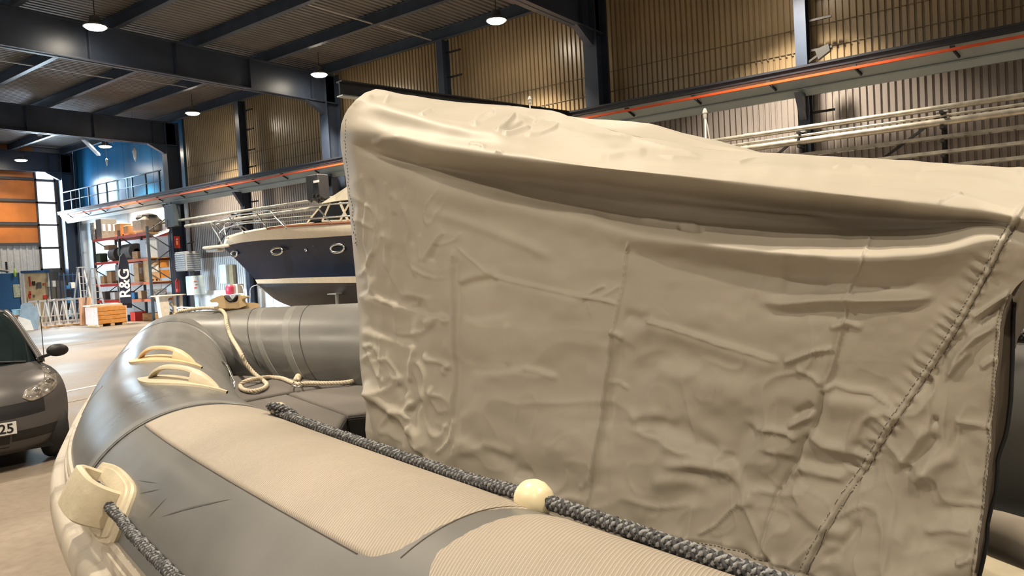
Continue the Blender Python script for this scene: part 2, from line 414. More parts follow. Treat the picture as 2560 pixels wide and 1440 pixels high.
for i, y in enumerate((-4.2, 1.9, 4.75, 10.3, 15.95, 21.65, 27.3)):
    k = thing('pipe_bracket', 'black wall pipe bracket %s' % ('beyond the right end of the cover', 'over the right part of the cover, with a long diagonal brace', 'on the slim column right of centre', 'at the broad column behind the cover', 'behind the cover front corner', 'beside the motor yacht cabin', 'above the motor yacht bow')[i], 'bracket', (18.4, y, 4))
    ux = {10.3: 17.97, 21.65: 17.97, -4.2: 18.12, 1.9: 18.12}.get(y, 18.12)
    MB().box((ux, y, 3.7), (.1, .1, 1.7)).build('upright', M_black, k)
    for z in (4.08, 4.41, 3.8, 3.49, 3.2):
        MB().box(((ux + 17.62) / 2, y, z - .03 - (.02 if z == 4.41 else 0)), (ux - 17.62, .07, .05)).build('arm', M_black, k)
    MB().bar((17.9, y + .05, 4.3), (18.0, y + 1.9, 3.1), .05).build('brace', M_black, k)
    MB().box((17.88, y, 4.395), (.16, .22, .04)).build('saddle', M_galv, k)
# loudspeaker horn on the slim column
hn = thing('wall_floodlight', 'small dark floodlight on the slim column right of centre above the crane beam', 'floodlight', (18.3, 4.5, 6.2))
MB().prism([(18.2, 4.45, 6.28), (18.2, 4.15, 6.36), (18.2, 4.12, 6.2), (18.2, 4.38, 6.05)], (.12, 0, 0)).build('housing', M_black, hn)
MB().bar((18.3, 4.62, 6.05), (18.26, 4.4, 6.15), .05).build('bracket_arm', M_black, hn)

# high bay lamps
M_lens = emis('lamp_lens', (1.0, .88, .70), 160.0)
M_housing = mat('lamp_housing', (.10, .10, .10), .5, .3)
LLAB = {0: 'hanging high-bay lamp farthest away, in front of the orange end wall', 1: 'high-bay lamp hanging over the blue wall end by the second roof beam', 2: 'high-bay lamp between the first and second dark roof beams', 3: 'high-bay lamp at the column end of the nearest beam, above the cover corner', 4: 'bright high-bay lamp over the middle of the cover under the dark roof', 7: 'large glaring high-bay lamp at the upper left on its cable'}
for i, (lx, ly) in enumerate(LAMPS):
    l = thing('high_bay_lamp', LLAB.get(i, 'round black high-bay lamp hanging out of sight above the frame'), 'lamp', (lx, ly, lamp_z(lx, ly)), 'high-bay lamps under the roof')
    MB().lathe([(.05, .34), (.12, .32), (.15, .16), (.29, .09), (.30, .04), (.27, .04)], (lx, ly, lamp_z(lx, ly)), n=20).build('housing', M_housing, l, smooth=True, angle=35)
    MB().lathe([(0.001, .06), (.26, .05), (.265, .03), (.22, -.005), (.13, -.02), (.001, -.024)], (lx, ly, lamp_z(lx, ly)), n=20).build('lens', M_lens, l)
    MB().tube([(lx, ly, lamp_z(lx, ly) + .3), (lx, ly, ZC)], .012, 6).build('cable', M_black, l)
    if i not in LLAB: l['group'] = 'high-bay lamps above the frame'
# ================================================================= THE INFLATABLE BOAT (own frame: a forward, s to the far side, z up from eye height)
BA = np.array([0.20994883, 0.97739097, 0.02506752]); BS = np.array([0.9776982, -0.21001483, 0.0]); BZ = np.cross(BS, BA)
BM = np.array([BA, BS, BZ])
def bw(a, s, z): return EYE + a * BA + s * BS + z * BZ
def bseen(px, py, s=None, z=None, a=None):
    c = BM @ seen(px, py)
    k = a / c[0] if a is not None else (s / c[1] if s is not None else z / c[2])
    return c * k
def bwv(p): return bw(p[0], p[1], p[2])
def catmull(P, n=12):
    P = np.array(P, float); P = np.vstack([2 * P[0] - P[1], P, 2 * P[-1] - P[-2]]); o = []
    for i in range(1, len(P) - 2):
        for t in np.linspace(0, 1, n, endpoint=False):
            o.append(.5 * ((2 * P[i]) + (-P[i - 1] + P[i + 1]) * t + (2 * P[i - 1] - 5 * P[i] + 4 * P[i + 1] - P[i + 2]) * t * t + (-P[i - 1] + 3 * P[i] - 3 * P[i + 1] + P[i + 2]) * t ** 3))
    o.append(P[-2]); return np.array(o)
a0, a1, a2, a3, w1, w2, s1, s2, bh, R0, R1, rise, heel = 2.145, 3.537, 5.344, 5.485, 0.732, 0.116, 0.716, 2.678, 0.662, 0.332, 0.321, -0.025, 0.088
sc, hw = (s1 + s2) / 2, (s2 - s1) / 2
def zc(a): return -bh + rise * max(0, (a - a0) / (a3 - a0)) ** 1.5
pts = [(-1.5, hw), (-.5, hw), (a0, hw), (a1, w1 * hw), (a2, w2 * hw)]
K = [(a, sc - w, zc(a) - heel * w) for a, w in pts] + [(a3, sc, zc(a3))] + [(a, sc + w, zc(a) + heel * w) for a, w in pts[::-1]]
cl = catmull(K)
_rr = R0 + (R1 - R0) * np.clip((cl[:, 0] - a0) / (a3 - a0), 0, 1)
_d = np.r_[0, np.cumsum(np.linalg.norm(np.diff(cl, axis=0), axis=1))]; LT = _d[-1]
TL = np.linspace(0, LT, 1600)
TC = np.array([np.interp(TL, _d, cl[:, k]) for k in range(3)]).T
TR = np.interp(TL, _d, _rr)
TT = np.gradient(TC, TL, axis=0); TT /= np.linalg.norm(TT, axis=1)[:, None]
TN = np.cross(np.array([0, 0, 1.]), TT); TN /= np.linalg.norm(TN, axis=1)[:, None]
if TN[0] @ np.array([0, -1., 0]) < 0: TN = -TN
TU = np.cross(TT, TN); TU = np.where((TU[:, 2] < 0)[:, None], -TU, TU)
def tframe(l):
    g = lambda A_: np.array([np.interp(l, TL, A_[:, k]) for k in range(3)])
    n = g(TN); n /= np.linalg.norm(n); u = g(TU); u /= np.linalg.norm(u); t = g(TT); t /= np.linalg.norm(t)
    return g(TC), t, n, u, float(np.interp(l, TL, TR))
def surf(l, th, off=0.0, frame=False):
    c, t, n, u, r = tframe(l); th = math.radians(th)
    d = math.cos(th) * n + math.sin(th) * u; e = -math.sin(th) * n + math.cos(th) * u
    p = c + d * (r + off)
    if frame: return p, t, e, d
    return bwv(p)
def bdir(v): return Vector(v[0] * BA + v[1] * BS + v[2] * BZ)

def tube_fabric(name, base, dark, rough, rib=False, scuff=0.0):
    m = bpy.data.materials.new(name); m.use_nodes = True; nt = m.node_tree; p = nt.nodes['Principled BSDF']
    p.inputs['Roughness'].default_value = rough; p.inputs['Specular IOR Level'].default_value = .55
    tc = nt.nodes.new('ShaderNodeTexCoord')
    n1 = nt.nodes.new('ShaderNodeTexNoise'); n1.inputs['Scale'].default_value = 2.2; n1.inputs['Detail'].default_value = 6; nt.links.new(tc.outputs['Object'], n1.inputs['Vector'])
    cr = nt.nodes.new('ShaderNodeValToRGB'); nt.links.new(n1.outputs['Fac'], cr.inputs[0])
    cr.color_ramp.elements[0].position = .35; cr.color_ramp.elements[1].position = .7
    cr.color_ramp.elements[0].color = (*dark, 1); cr.color_ramp.elements[1].color = (*base, 1)
    col = cr.outputs[0]
    bmp = nt.nodes.new('ShaderNodeBump'); bmp.inputs['Distance'].default_value = .002; bmp.inputs['Strength'].default_value = .5
    if rib:
        mp = nt.nodes.new('ShaderNodeMapping'); mp.inputs['Rotation'].default_value = (0, 0, math.radians(24)); nt.links.new(tc.outputs['UV'], mp.inputs[0])
        wv = nt.nodes.new('ShaderNodeTexWave'); wv.inputs['Scale'].default_value = 52; wv.inputs['Distortion'].default_value = .25; wv.inputs['Detail'].default_value = 1; wv.bands_direction = 'X'
        nt.links.new(mp.outputs[0], wv.inputs[0]); nt.links.new(wv.outputs['Fac'], bmp.inputs['Height']); bmp.inputs['Strength'].default_value = .8
        mx = nt.nodes.new('ShaderNodeMixRGB'); mx.blend_type = 'MULTIPLY'; mx.inputs[0].default_value = .22
        nt.links.new(col, mx.inputs[1]); nt.links.new(wv.outputs['Fac'], mx.inputs[2]); col = mx.outputs[0]
    else:
        n2 = nt.nodes.new('ShaderNodeTexNoise'); n2.inputs['Scale'].default_value = 7; n2.inputs['Detail'].default_value = 3; nt.links.new(tc.outputs['Object'], n2.inputs['Vector'])
        nt.links.new(n2.outputs['Fac'], bmp.inputs['Height']); bmp.inputs['Distance'].default_value = .006; bmp.inputs['Strength'].default_value = .25
    nt.links.new(bmp.outputs[0], p.inputs['Normal']); nt.links.new(col, p.inputs['Base Color'])
    if scuff:
        mr = nt.nodes.new('ShaderNodeMapRange'); nt.links.new(n1.outputs['Fac'], mr.inputs[0]); mr.inputs[1].default_value = .3; mr.inputs[2].default_value = .75
        mr.inputs[3].default_value = rough - .08; mr.inputs[4].default_value = rough + .12; nt.links.new(mr.outputs[0], p.inputs['Roughness'])
    MATS[name] = m; return m
M_tube = tube_fabric('grey_tube_fabric', (.175, .172, .165), (.125, .124, .12), .33, scuff=1)
M_tape = mat('seam_tape', (.19, .188, .18), .36, var=.1)
M_patch = tube_fabric('beige_wear_fabric', (.47, .405, .33), (.37, .32, .26), .62, rib=True)
M_cream = mat('cream_moulded_rubber', (.54, .47, .34), .5, var=.16, vscale=9, bump=.15, bscale=60)
M_strake = mat('cream_rub_strake', (.46, .41, .34), .5, col2=(.31, .265, .21), vscale=9, detail=8, bump=.06, bscale=120, lo=.33, hi=.47)
M_gel = mat('white_gelcoat', (.72, .70, .72), .25, var=.05)
M_seamline = mat('dark_glue_line', (.035, .033, .032), .5)

boat = thing('inflatable_boat', 'grey rigid inflatable boat with beige tread patches and cream fittings in the foreground', 'boat', tuple(bw(2, sc, -1.7)))
NST, NRG = 420, 72
mb = MB(); P = []
for l in np.linspace(0, LT, NST):
    P.append([surf(l, 360 * k / NRG) for k in range(NRG)])
mb.grid(P, wrap=True)
for e, sg in ((0, -1), (LT, 1)):              # rounded stern ends
    c, t, n, u, r = tframe(e); Q = []
    for q in np.linspace(0, 1, 7):
        rr_ = r * math.cos(q * PI / 2 * .98); off = r * .9 * math.sin(q * PI / 2)
        Q.append([bwv(c + sg * t * off + (n * math.cos(2 * PI * k / NRG) + u * math.sin(2 * PI * k / NRG)) * rr_) for k in range(NRG)])
    mb.grid(Q, wrap=True)
mb.build('tube', M_tube, boat, smooth=True)
def band(l_of_th, w, off, th0, th1, mt, nm, n=48, edge=.0015):
    P = []
    for k in range(n + 1):
        th = th0 + (th1 - th0) * k / n; l = l_of_th(th)
        P.append([surf(l - w / 2, th, -.001), surf(l - w / 2 + .002, th, off), surf(l + w / 2 - .002, th, off), surf(l + w / 2, th, -.001)])
    return MB().grid(P).build(nm, mt, boat, smooth=True, angle=28)
seamA = lambda th: 3.66 + max(0, (105 - th)) * .0019
# tapes beside the seams and the dark glue line
band(lambda th: seamA(th) + .045, .05, .0018, -60, 200, M_tape, 'seam_tape')
band(lambda th: seamA(th), .007, .0024, -60, 200, M_seamline, 'seam_line')
band(lambda th: 6.60 - max(0, (th - 100)) * .004, .009, .0024, 20, 210, M_seamline, 'seam_line')
band(lambda th: 6.52 - max(0, (th - 100)) * .004, .05, .0018, 20, 210, M_tape, 'seam_tape')
band(lambda th: 8.05 + max(0, (th - 100)) * .004, .009, .0022, 30, 200, M_seamline, 'seam_line')
band(lambda th: 8.14 + max(0, (th - 100)) * .004, .05, .0018, 30, 200, M_tape, 'seam_tape')
band(lambda th: 8.52 + max(0, (th - 90)) * .003, .009, .0022, 30, 200, M_seamline, 'seam_line')
band(lambda th: 8.40 + max(0, (th - 90)) * .003, .06, .0018, 30, 200, M_tape, 'seam_tape')
band(lambda th: 5.75 + (th - 90) * .002, .05, .0018, 10, 60, M_tape, 'seam_tape')
band(lambda th: 4.80, .03, .0018, 25, 48, M_tape, 'seam_tape')

def patch(l0f, l1f, th0, th1, nm, nl=60, nt=40, rc=.06):
    """raised tread patch with one rounded corner, with uv in metres"""
    V = []; UV = []
    for i in range(nt + 1):
        th = th0 + (th1 - th0) * (i / nt) ** 1.35; y = (th - th0) * PI / 180 * .332
        cut = rc - math.sqrt(max(0, rc * rc - (rc - y) ** 2)) if y < rc else 0
        la, lb = l0f(th) + cut, l1f(th) - 0
        row = []
        for j in range(nl + 1):
            l = la + (lb - la) * j / nl; off = .0028 if 0 < j < nl and i > 0 else -.0005
            row.append((surf(l, th, off), (l, y)))
        V.append([r[0] for r in row]); UV.append([r[1] for r in row])
    o = MB().grid(V); me_o = o.build(nm, M_patch, boat, smooth=True)
    ul = me_o.data.uv_layers.new(name='UVMap'); fl = [u for r in UV for u in r]
    for lp in me_o.data.loops: ul.data[lp.index].uv = fl[lp.vertex_index]
    return me_o
patch(lambda th: 2.43 - max(0, th - 63) * .0006, lambda th: seamA(th) - .008, 62.0, 150, 'tread_patch')
patch(lambda th: -1.2, lambda th: 2.37 - (max(0, .06 - (th - 61.5) * PI / 180 * .332) ** 1.2) * 1.4, 61.5, 150, 'tread_patch', nl=120)
patch(lambda th: LT - 2.37, lambda th: LT + .1 - 0 * th, 62.0, 104, 'tread_patch', nl=100)
fp_ = [surf(LT - l, th, .013) for l, th in ((3.6, 128), (2.8, 128), (2.0, 128), (1.2, 128), (.3, 128))]
FARLINE = fp_
# dark border line along the outer edge of the patches
E_ = [surf(l, 61.6, .0012) for l in np.linspace(2.5, 3.72, 40)]
MB().tube(E_, .0008, 6).build('patch_edge', mat('patch_glue', (.13, .10, .075), .6), boat)
E_ = [surf(2.415 + .0 * th, th, .001) for th in np.linspace(66, 112, 30)]
MB().tube(E_, .0008, 6).build('patch_edge', mat('patch_glue', (.13, .10, .075), .6), boat)

# rub strake all round
prof = [(21, -.001), (20.5, .008), (18.5, .010), (18, .006), (16, .006), (15.5, .010), (13.5, .010), (13, .006), (11, .006), (10, .012), (8.5, .034), (5, .044), (-1, .046), (-5, .040), (-8, .026), (-9, .012), (-15, .012), (-15.5, -.001)]
P = [[surf(l, th, off) for (th, off) in prof] for l in np.linspace(.02, LT - .02, 360)]
MB().grid(P).build('rub_strake', M_strake, boat, smooth=True, angle=50)
# moulded hull under the tubes
P = []
for f in np.linspace(0, 1, 40):
    a = -1.5 + f * 6.75; w = hw * .93 * (1 - max(0, (f - .45) / .55) ** 1.8) ** .8 if f < 1 else 0
    zz = zc(a); keel = -1.42 + .42 * max(0, (f - .5) / .5) ** 2.2
    row = []
    for q in (-1, -.99, -.93, -.5, -.02, .02, .5, .93, .99, 1):
        z = {1: zz - .17, .99: zz - .24, .93: -.42 + keel * .5 - .06, .5: keel * .8 - .12}.get(abs(q), keel)
        row.append(bw(a, sc + q * w * 1.12, z + heel * q * w))
    P.append(row)
MB().grid(P).build('hull', M_gel, boat, smooth=True, angle=35)
# keel band in dark between hull and floor line
M_deck = mat('dark_grey_deck', (.06, .06, .06), .55, bump=.3, bscale=200)
dk = MB(); Q = [bw(a, sc + q * min(hw, max(.05, (4.95 - a) * .42)), -1.12) for a, q in [(-1.4, -1), (4.6, -1), (4.6, 1), (-1.4, 1)]]
dk.prism(Q, (0, 0, -.03)); dk.build('deck', M_deck, boat)
MB().box(bw(-1.45, sc, -1.0), (1.9, .08, .8), rz=-math.atan2(BA[0], BA[1])).build('transom', M_gel, boat)

# grab handles on the near bow tube
def leaf_handle(lA, tA, lB, tB, wid, hgt, mt, label=None):
    P = []; n = 28
    rl = .332
    dl, dt = (lB - lA), (tB - tA) * PI / 180 * rl; Ln = math.hypot(dl, dt); ux, uy = dl / Ln, dt / Ln
    def pt(t, w, off):
        x = t * Ln; l = lA + ux * x - uy * w; th = tA + (uy * x + ux * w) * 180 / PI / rl
        return surf(l, th, off)
    for i in range(n + 1):
        t = i / n; hwid = wid / 2 * (math.sin(PI * min(1, max(0, t))) ** .75); hwid = max(hwid, .004)
        P.append([pt(t, -hwid, -.001), pt(t, -hwid * .94, .007), pt(t, 0, .010), pt(t, hwid * .94, .007), pt(t, hwid, -.001)])
    base = MB().grid(P)
    h = base.build('handle_pad', mt, boat, smooth=True, angle=60)
    arch = []; thick = []
    for i in range(25):
        q = i / 24; t = .17 + .62 * q
        zz = hgt * (1 - abs(2 * q - 1) ** 3.2)
        arch.append((t, zz))
    rows = []
    for (t, zz) in arch:
        wv = .017
        rows.append([pt(t, -wv, zz + .002), pt(t, -wv * .8, zz + .011), pt(t, 0, zz + .015), pt(t, wv * .8, zz + .011), pt(t, wv, zz + .002), pt(t, wv * .5, zz - .002), pt(t, -wv * .5, zz - .002)])
    g = MB().grid(rows, wrap=True)
    # solid foot towards the inner side
    rows = []
    for q in np.linspace(0, 1, 10):
        t = .66 + .29 * q; zz = hgt * .95 * (1 - q ** 1.6); ww = .028 * (1 - .8 * q ** 2)
        rows.append([pt(t, -ww, .002), pt(t, -ww * .8, zz * .8 + .008 * (1 - q)), pt(t, 0, zz + .010 * (1 - q) + .002), pt(t, ww * .8, zz * .8 + .008 * (1 - q)), pt(t, ww, .002)])
    g.grid(rows)
    g.build('handle_grip', mt, boat, smooth=True, angle=60)
M_tan = mat('tan_moulded_rubber', (.68, .50, .29), .45, var=.15, vscale=8)
leaf_handle(5.00, 68, 4.70, 117, .15, .040, M_tan)
leaf_handle(4.40, 75, 4.00, 115, .14, .042, M_cream)
# small stainless bar on the inner side
MB().tube([surf(5.72, 150, .004), surf(5.66, 155, .016), surf(5.5, 165, .016), surf(5.44, 169, .004)], .007, 8).build('tie_bar', M_steel, boat, smooth=True)

# bow cleat
def cl_pt(px, py, d=0.0):
    base = bseen(600, 770, a=None, z=None, s=1.92); dist = base @ (BM @ FW)
    c = BM @ seen(px, py); p = c * (dist / (c @ (BM @ FW)));
    return bwv(p) + np.array(FW) * d
out = [(528, 752), (533, 748), (549, 740.5), (558, 738), (565, 739), (572, 749), (580, 754), (590, 756), (597, 753), (599.5, 745), (600.5, 738), (604, 736.5), (609, 740), (617, 739.5), (619, 742), (617, 745), (611, 746), (608.5, 750), (612, 757), (618, 764), (600, 771), (562, 771), (549, 767), (550, 758), (545, 755), (534, 756)]
MB().prism([cl_pt(x, y, -.03) for x, y in out], tuple(np.array(FW) * .065)).build('mooring_cleat', M_tan, boat)
pad = [(540, 768), (548, 764), (575, 761), (612, 760), (640, 760), (650, 762), (649, 767), (632, 773), (605, 778), (578, 779.5), (556, 777), (545, 772)]
c0 = cl_pt(600, 769)
rows = []
for k, (w, dz) in enumerate(((1.0, -.012), (1.0, .004), (.9, .012), (.5, .015), (.02, .016))):
    rows.append([cl_pt(595 + (x - 595) * w, 769 + (y - 769) * w) + np.array([0, 0, dz]) for x, y in pad])
MB().grid(rows, wrap=True).build('cleat_base', M_tan, boat, smooth=True, angle=40)
mbk = MB()
for k in range(4):
    xs = np.linspace(0, 1, 9)
    mbk.tube([cl_pt(567 + 30 * x, 739 + 14 * math.sin(PI * min(1, x * 1.05)) ** 0.7, -.035 + k * .02) for x in xs], .0085, 8)
mbk.build('cleat_strap', M_black, boat, smooth=True)

# fairlead fitting on the outer side with braided cord
p0, ft, fe, fn = surf(3.53, 29, .0, True)
p0w = bwv(p0); X_, Y_, Z_ = bdir(ft), bdir(fe), bdir(fn)
def fp(x, y, z): return Vector(p0w) + X_ * x + Y_ * y + Z_ * z
def fsurf(x, y, off): return surf(3.53 + x, 29 + y * 180 / PI / .332, off)
outl = [(.19, .055), (.05, .075), (-.13, .070), (-.185, .03), (-.20, -.03), (-.17, -.062), (-.02, -.085), (.13, -.080), (.21, -.01)]
outl = [tuple(p) for p in catmull(outl + [outl[0]], 4)[:-1]]
rows = [[fsurf(x * w, y * w, o) for x, y in outl] for (w, o) in ((1.0, -.002), (1.0, .007), (.96, .012), (.86, .012), (.84, .016), (.4, .018), (.01, .018))]
MB().grid(rows, wrap=True).build('fairlead_pad', M_cream, boat, smooth=True, angle=35)
rows = []
for i in range(33):
    q = i / 32; an = PI * (1 - q); x = .118 * math.copysign(abs(math.cos(an)) ** .55, math.cos(an)) + .005; z = .008 + .070 * math.sin(an) ** .55
    nx = math.cos(an) * .6; nz = math.sin(an); L = math.hypot(nx, nz) or 1; nx /= L; nz /= L; th = .011
    wy = .046 + .006 * math.sin(an)
    rows.append([fp(x + nx * th * sgn_, sy * wy * sh, z + nz * th * sgn_) for (sy, sh, sgn_) in ((-1, .9, 1), (0, 1, 1.25), (1, .9, 1), (1, 1.0, 0), (1, .9, -1), (0, 1, -1.1), (-1, .9, -1), (-1, 1.0, 0))])
MB().grid(rows, wrap=True).build('fairlead_loop', M_cream, boat, smooth=True, angle=50)
def rope_mesh(path, rad, pitch, strands=3, n=7, frac=.56, both=False, step=.006, amp=.5):
    P = np.array(path, float); d = np.r_[0, np.cumsum(np.linalg.norm(np.diff(P, axis=0), axis=1))]
    N = max(8, int(d[-1] / step)); s_ = np.linspace(0, d[-1], N); C_ = np.array([np.interp(s_, d, P[:, k]) for k in range(3)]).T
    mb = MB(); nrm = None; fr = []
    for i in range(N):
        t = C_[min(i + 1, N - 1)] - C_[max(i - 1, 0)]; t /= (np.linalg.norm(t) + 1e-12)
        if nrm is None: nrm = np.cross(t, [0.3, .2, 1.0])
        nrm = nrm - t * nrm.dot(t); nrm /= np.linalg.norm(nrm); fr.append((nrm.copy(), np.cross(t, nrm)))
    dirs = (1, -1) if both else (1,)
    if both: mb.tube([tuple(q) for q in C_[::3]], rad * .72, n)
    for sg in dirs:
        mb.cut = len(mb.f)
        for k in range(strands):
            pts_ = []
            for i in range(N):
                ph = sg * 2 * PI * s_[i] / pitch + 2 * PI * k / strands
                rr_ = rad * amp * (1 + (.16 * math.sin(sg * 2 * ph * strands / 2 + k) if both else 0))
                pts_.append(C_[i] + (fr[i][0] * math.cos(ph) + fr[i][1] * math.sin(ph)) * rr_)
            mb.tube(pts_, rad * frac, n)
    return mb
M_cord = mat('dark_braided_cord', (.035, .037, .042), .7, var=.4, vscale=120)
M_cordlight = mat('grey_cord_strand', (.23, .235, .24), .65, col2=(.04, .042, .046), vscale=90, detail=2, lo=.40, hi=.52)
def braid(o, cut):
    o.data.materials.append(M_cordlight)
    for p_ in o.data.polygons:
        if p_.index >= cut: p_.material_index = 1
    return o
M_rope = mat('off_white_rope', (.62, .53, .40), .85, var=.2, vscale=60, bump=.5, bscale=400)
def smoothp(pts, n=10): return [tuple(p) for p in catmull(pts, n)]
cordpath = [fp(.04, .02, .030), fp(-.03, .02, .028), fp(-.09, .018, .026), fp(-.135, .008, .022)] + [Vector(surf(l, th, .013)) for l, th in ((3.33, 29.5), (3.25, 29), (3.1, 29), (2.9, 29), (2.6, 28.5), (2.2, 27), (1.7, 25), (1.2, 25), (.5, 27))]
g = rope_mesh(smoothp([tuple(p) for p in cordpath]), .0125, .052, 4, 6, .30, both=True, amp=.74)
outer_cord = braid(g.build('grab_line', M_cord, boat, smooth=True), g.cut)
ip = [surf(l, th, o) for l, th, o in ((3.50, 112, .014), (3.42, 113, .014), (3.2, 115.5, .013), (3.0, 117.5, .013), (2.85, 119.5, .013), (2.7, 120, .013), (2.6, 117.5, .013), (2.47, 115, .018), (2.36, 115.5, .018), (2.2, 115.5, .016), (2.0, 116, .014), (1.8, 117, .013), (1.5, 121, .013), (1.1, 123, .013), (.4, 124, .013))]
g = rope_mesh(smoothp([tuple(p) for p in ip]), .0125, .052, 4, 6, .30, both=True, amp=.74)
braid(g.build('grab_line', M_cord, boat, smooth=True), g.cut)
kn = rope_mesh(smoothp([surf(3.50, 111, .02), surf(3.47, 108, .028), surf(3.43, 112, .03), surf(3.40, 116, .02), surf(3.43, 113, .012), surf(3.46, 110, .018)], 8), .0105, .05, 4, 6, .30, both=True, amp=.74)
braid(kn.build('knot', M_cord, boat, smooth=True), kn.cut)
q0 = Vector(surf(3.52, 112, .016)); q1 = Vector(surf(3.44, 112, .030))
MB().tube([q0, q0.lerp(q1, .3), q0.lerp(q1, .8), q1], [.008, .017, .017, .008], 12).build('line_anchor', M_cream, boat, smooth=True)
g = rope_mesh(smoothp(FARLINE), .0125, .052, 4, 6, .30, both=True, amp=.74)
braid(g.build('grab_line', M_cord, boat, smooth=True), g.cut)
bp, bt, be, bn = surf(2.425, 114.5, .016, True)
MB().lathe([(.0001, -.034), (.016, -.032), (.026, -.024), (.033, -.008), (.034, .004), (.030, .018), (.022, .028), (.014, .030), (.0001, .026)], bwv(bp), n=28, R=Matrix((bdir(be), bdir(bn), bdir(bt))).transposed()).build('line_bead', mat('pale_cream_plastic', (.80, .70, .46), .35, var=.05), boat, smooth=True)

# bow cushions
M_cushion = mat('grey_brown_cushion', (.115, .102, .092), .75, var=.12, vscale=3, bump=.35, bscale=260)
M_cushside = mat('black_cushion_side', (.018, .016, .016), .7)
def cushion(poly, z, h, lb, nm='bow_cushion'):
    b = thing(nm, lb, 'cushion', tuple(bw(poly[0][0], poly[0][1], z - h)), 'grey bow cushions')
    n = len(poly); cx = sum(p[0] for p in poly) / n; cy = sum(p[1] for p in poly) / n
    fine = []
    for i in range(n):
        p, q = poly[i], poly[(i + 1) % n]
        for t in np.linspace(0, 1, 8, endpoint=False): fine.append((p[0] + (q[0] - p[0]) * t, p[1] + (q[1] - p[1]) * t))
    def ring(ins, zz): return [bw(x + (cx - x) * ins, y + (cy - y) * ins, zz) for x, y in fine]
    MB().grid([ring(0, z - .03), ring(.004, z - .012), ring(.02, z - .003), ring(.06, z + .003), ring(.4, z + .010), ring(.999, z + .012)], wrap=True).build('cushion_top', M_cushion, b, smooth=True, angle=60)
    MB().grid([ring(.999, z - h), ring(0.01, z - h), ring(0, z - .03)], wrap=True).build('cushion_side', M_cushside, b)
    MB().tube(ring(.001, z - .022), .004, 6, closed=True).build('piping', M_cushside, b)
    return b
ZQ = -.74
def bz(px, py): p = bseen(px, py, z=ZQ); return (p[0], p[1])
cA = bz(716, 984); cB = bz(868, 1038); fr_ = bz(800, 1063)
frL = (cB[0] - .0, cB[1] - .25)
Acr = bz(716, 984); Bcr = bz(866, 1037)
dirv = np.array(Bcr) - np.array(Acr); dirv /= np.linalg.norm(dirv)
far_front = bz(960, 1012)
L_in = (4.15, 1.36); 
cushion([tuple(Acr), tuple(Bcr), (2.62, 1.31), (2.60, 1.06), (3.3, 1.04), (3.75, 1.20)], ZQ, .20, 'grey-brown bow cushion nearest the grab line, front edge black')
cushion([(Acr[0] + .01, Acr[1] + .012), tuple(bz(905, 958)), (3.3, 2.3), (2.9, 2.2), (Bcr[0] + .01, Bcr[1] + .012)], ZQ, .20, 'grey-brown bow cushion running in behind the cover corner')
cushion([(Acr[0] + .03, Acr[1] + .0), (3.78, 1.22), (4.3, 1.42), (4.7, 1.62), (4.6, 1.90), (4.2, 2.05), (bz(905, 958)[0] + .02, bz(905, 958)[1] + .02)], ZQ + .005, .20, 'grey-brown bow cushion in the tip with the coiled white rope on it')
sh = MB()
P_ = MB().box(bw(3.3, sc, ZQ - .30), (1.5, 2.4, .18), rz=-math.atan2(BA[0], BA[1])); P_.build('cushion_base', M_deck, boat)
MB().lathe([(.0001, 0), (.018, .004), (.02, .018), (.012, .03), (.0001, .034)], bwv(bseen(907, 1092, z=-1.08)), n=12).build('deck_knob', M_galv, boat, smooth=True)

# mooring rope over the bow
rp = []
for (x, y, s_) in ((470, 785, None), (484, 775, None), (503, 768, None), (520, 767.5, None), (540, 773, None), (560, 790, None), (575, 815, None), (589, 850, None), (600, 880, None)):
    pass
rb = [(5.62, 1.62, -.47), (5.56, 1.66, -.37), (5.47, 1.72, -.345), (5.30, 1.78, -.33), (5.12, 1.81, -.335), (4.97, 1.795, -.363)] + [tuple(surf(l_, t_, .014, True)[0]) for l_, t_ in ((8.00, 134), (8.10, 150))] + [tuple(bseen(600, 880, z=-.545))]
for px, py, zz in ((612, 905, -.60), (630, 928, -.655), (648, 944, -.69)):
    rb.append(tuple(bseen(px, py, z=zz)))
for px, py in ((660, 953), (667, 962), (657, 972), (632, 978), (608, 974), (601, 964), (612, 954), (640, 947), (675, 943), (705, 946), (728, 955), (745, 960), (775, 958), (820, 958), (865, 956), (886, 951), (888, 944), (870, 941), (845, 938)):
    rb.append(tuple(bseen(px, py, z=ZQ + .028 + (.02 if px in (640, 612) else 0))))
rp = [bwv(p) for p in rb]
rope = thing('mooring_rope', 'off-white three-strand rope hanging over the bow and looped on the cushion', 'rope', tuple(rp[20]))
rope_mesh(smoothp(rp, 10), .0125, .05, 3, 8, .56, step=.006).build('rope_line', M_rope, rope, smooth=True)
rb2 = [tuple(bseen(px, py, z=ZQ + .03)) for px, py in ((862, 942), (835, 938), (805, 932), (778, 929), (757, 932), (747, 941), (741, 952))]
rope_mesh(smoothp([bwv(p) for p in rb2], 10), .020, .055, 3, 8, .56, step=.006).build('spliced_eye', M_rope, rope, smooth=True)
sh = [bwv(bseen(px, py, z=ZQ + .035)) for px, py in ((730, 964), (735, 956), (742, 946), (750, 956), (757, 964), (744, 967))]
MB().tube(sh, .0055, 8, closed=True).build('shackle', M_steel, rope, smooth=True)

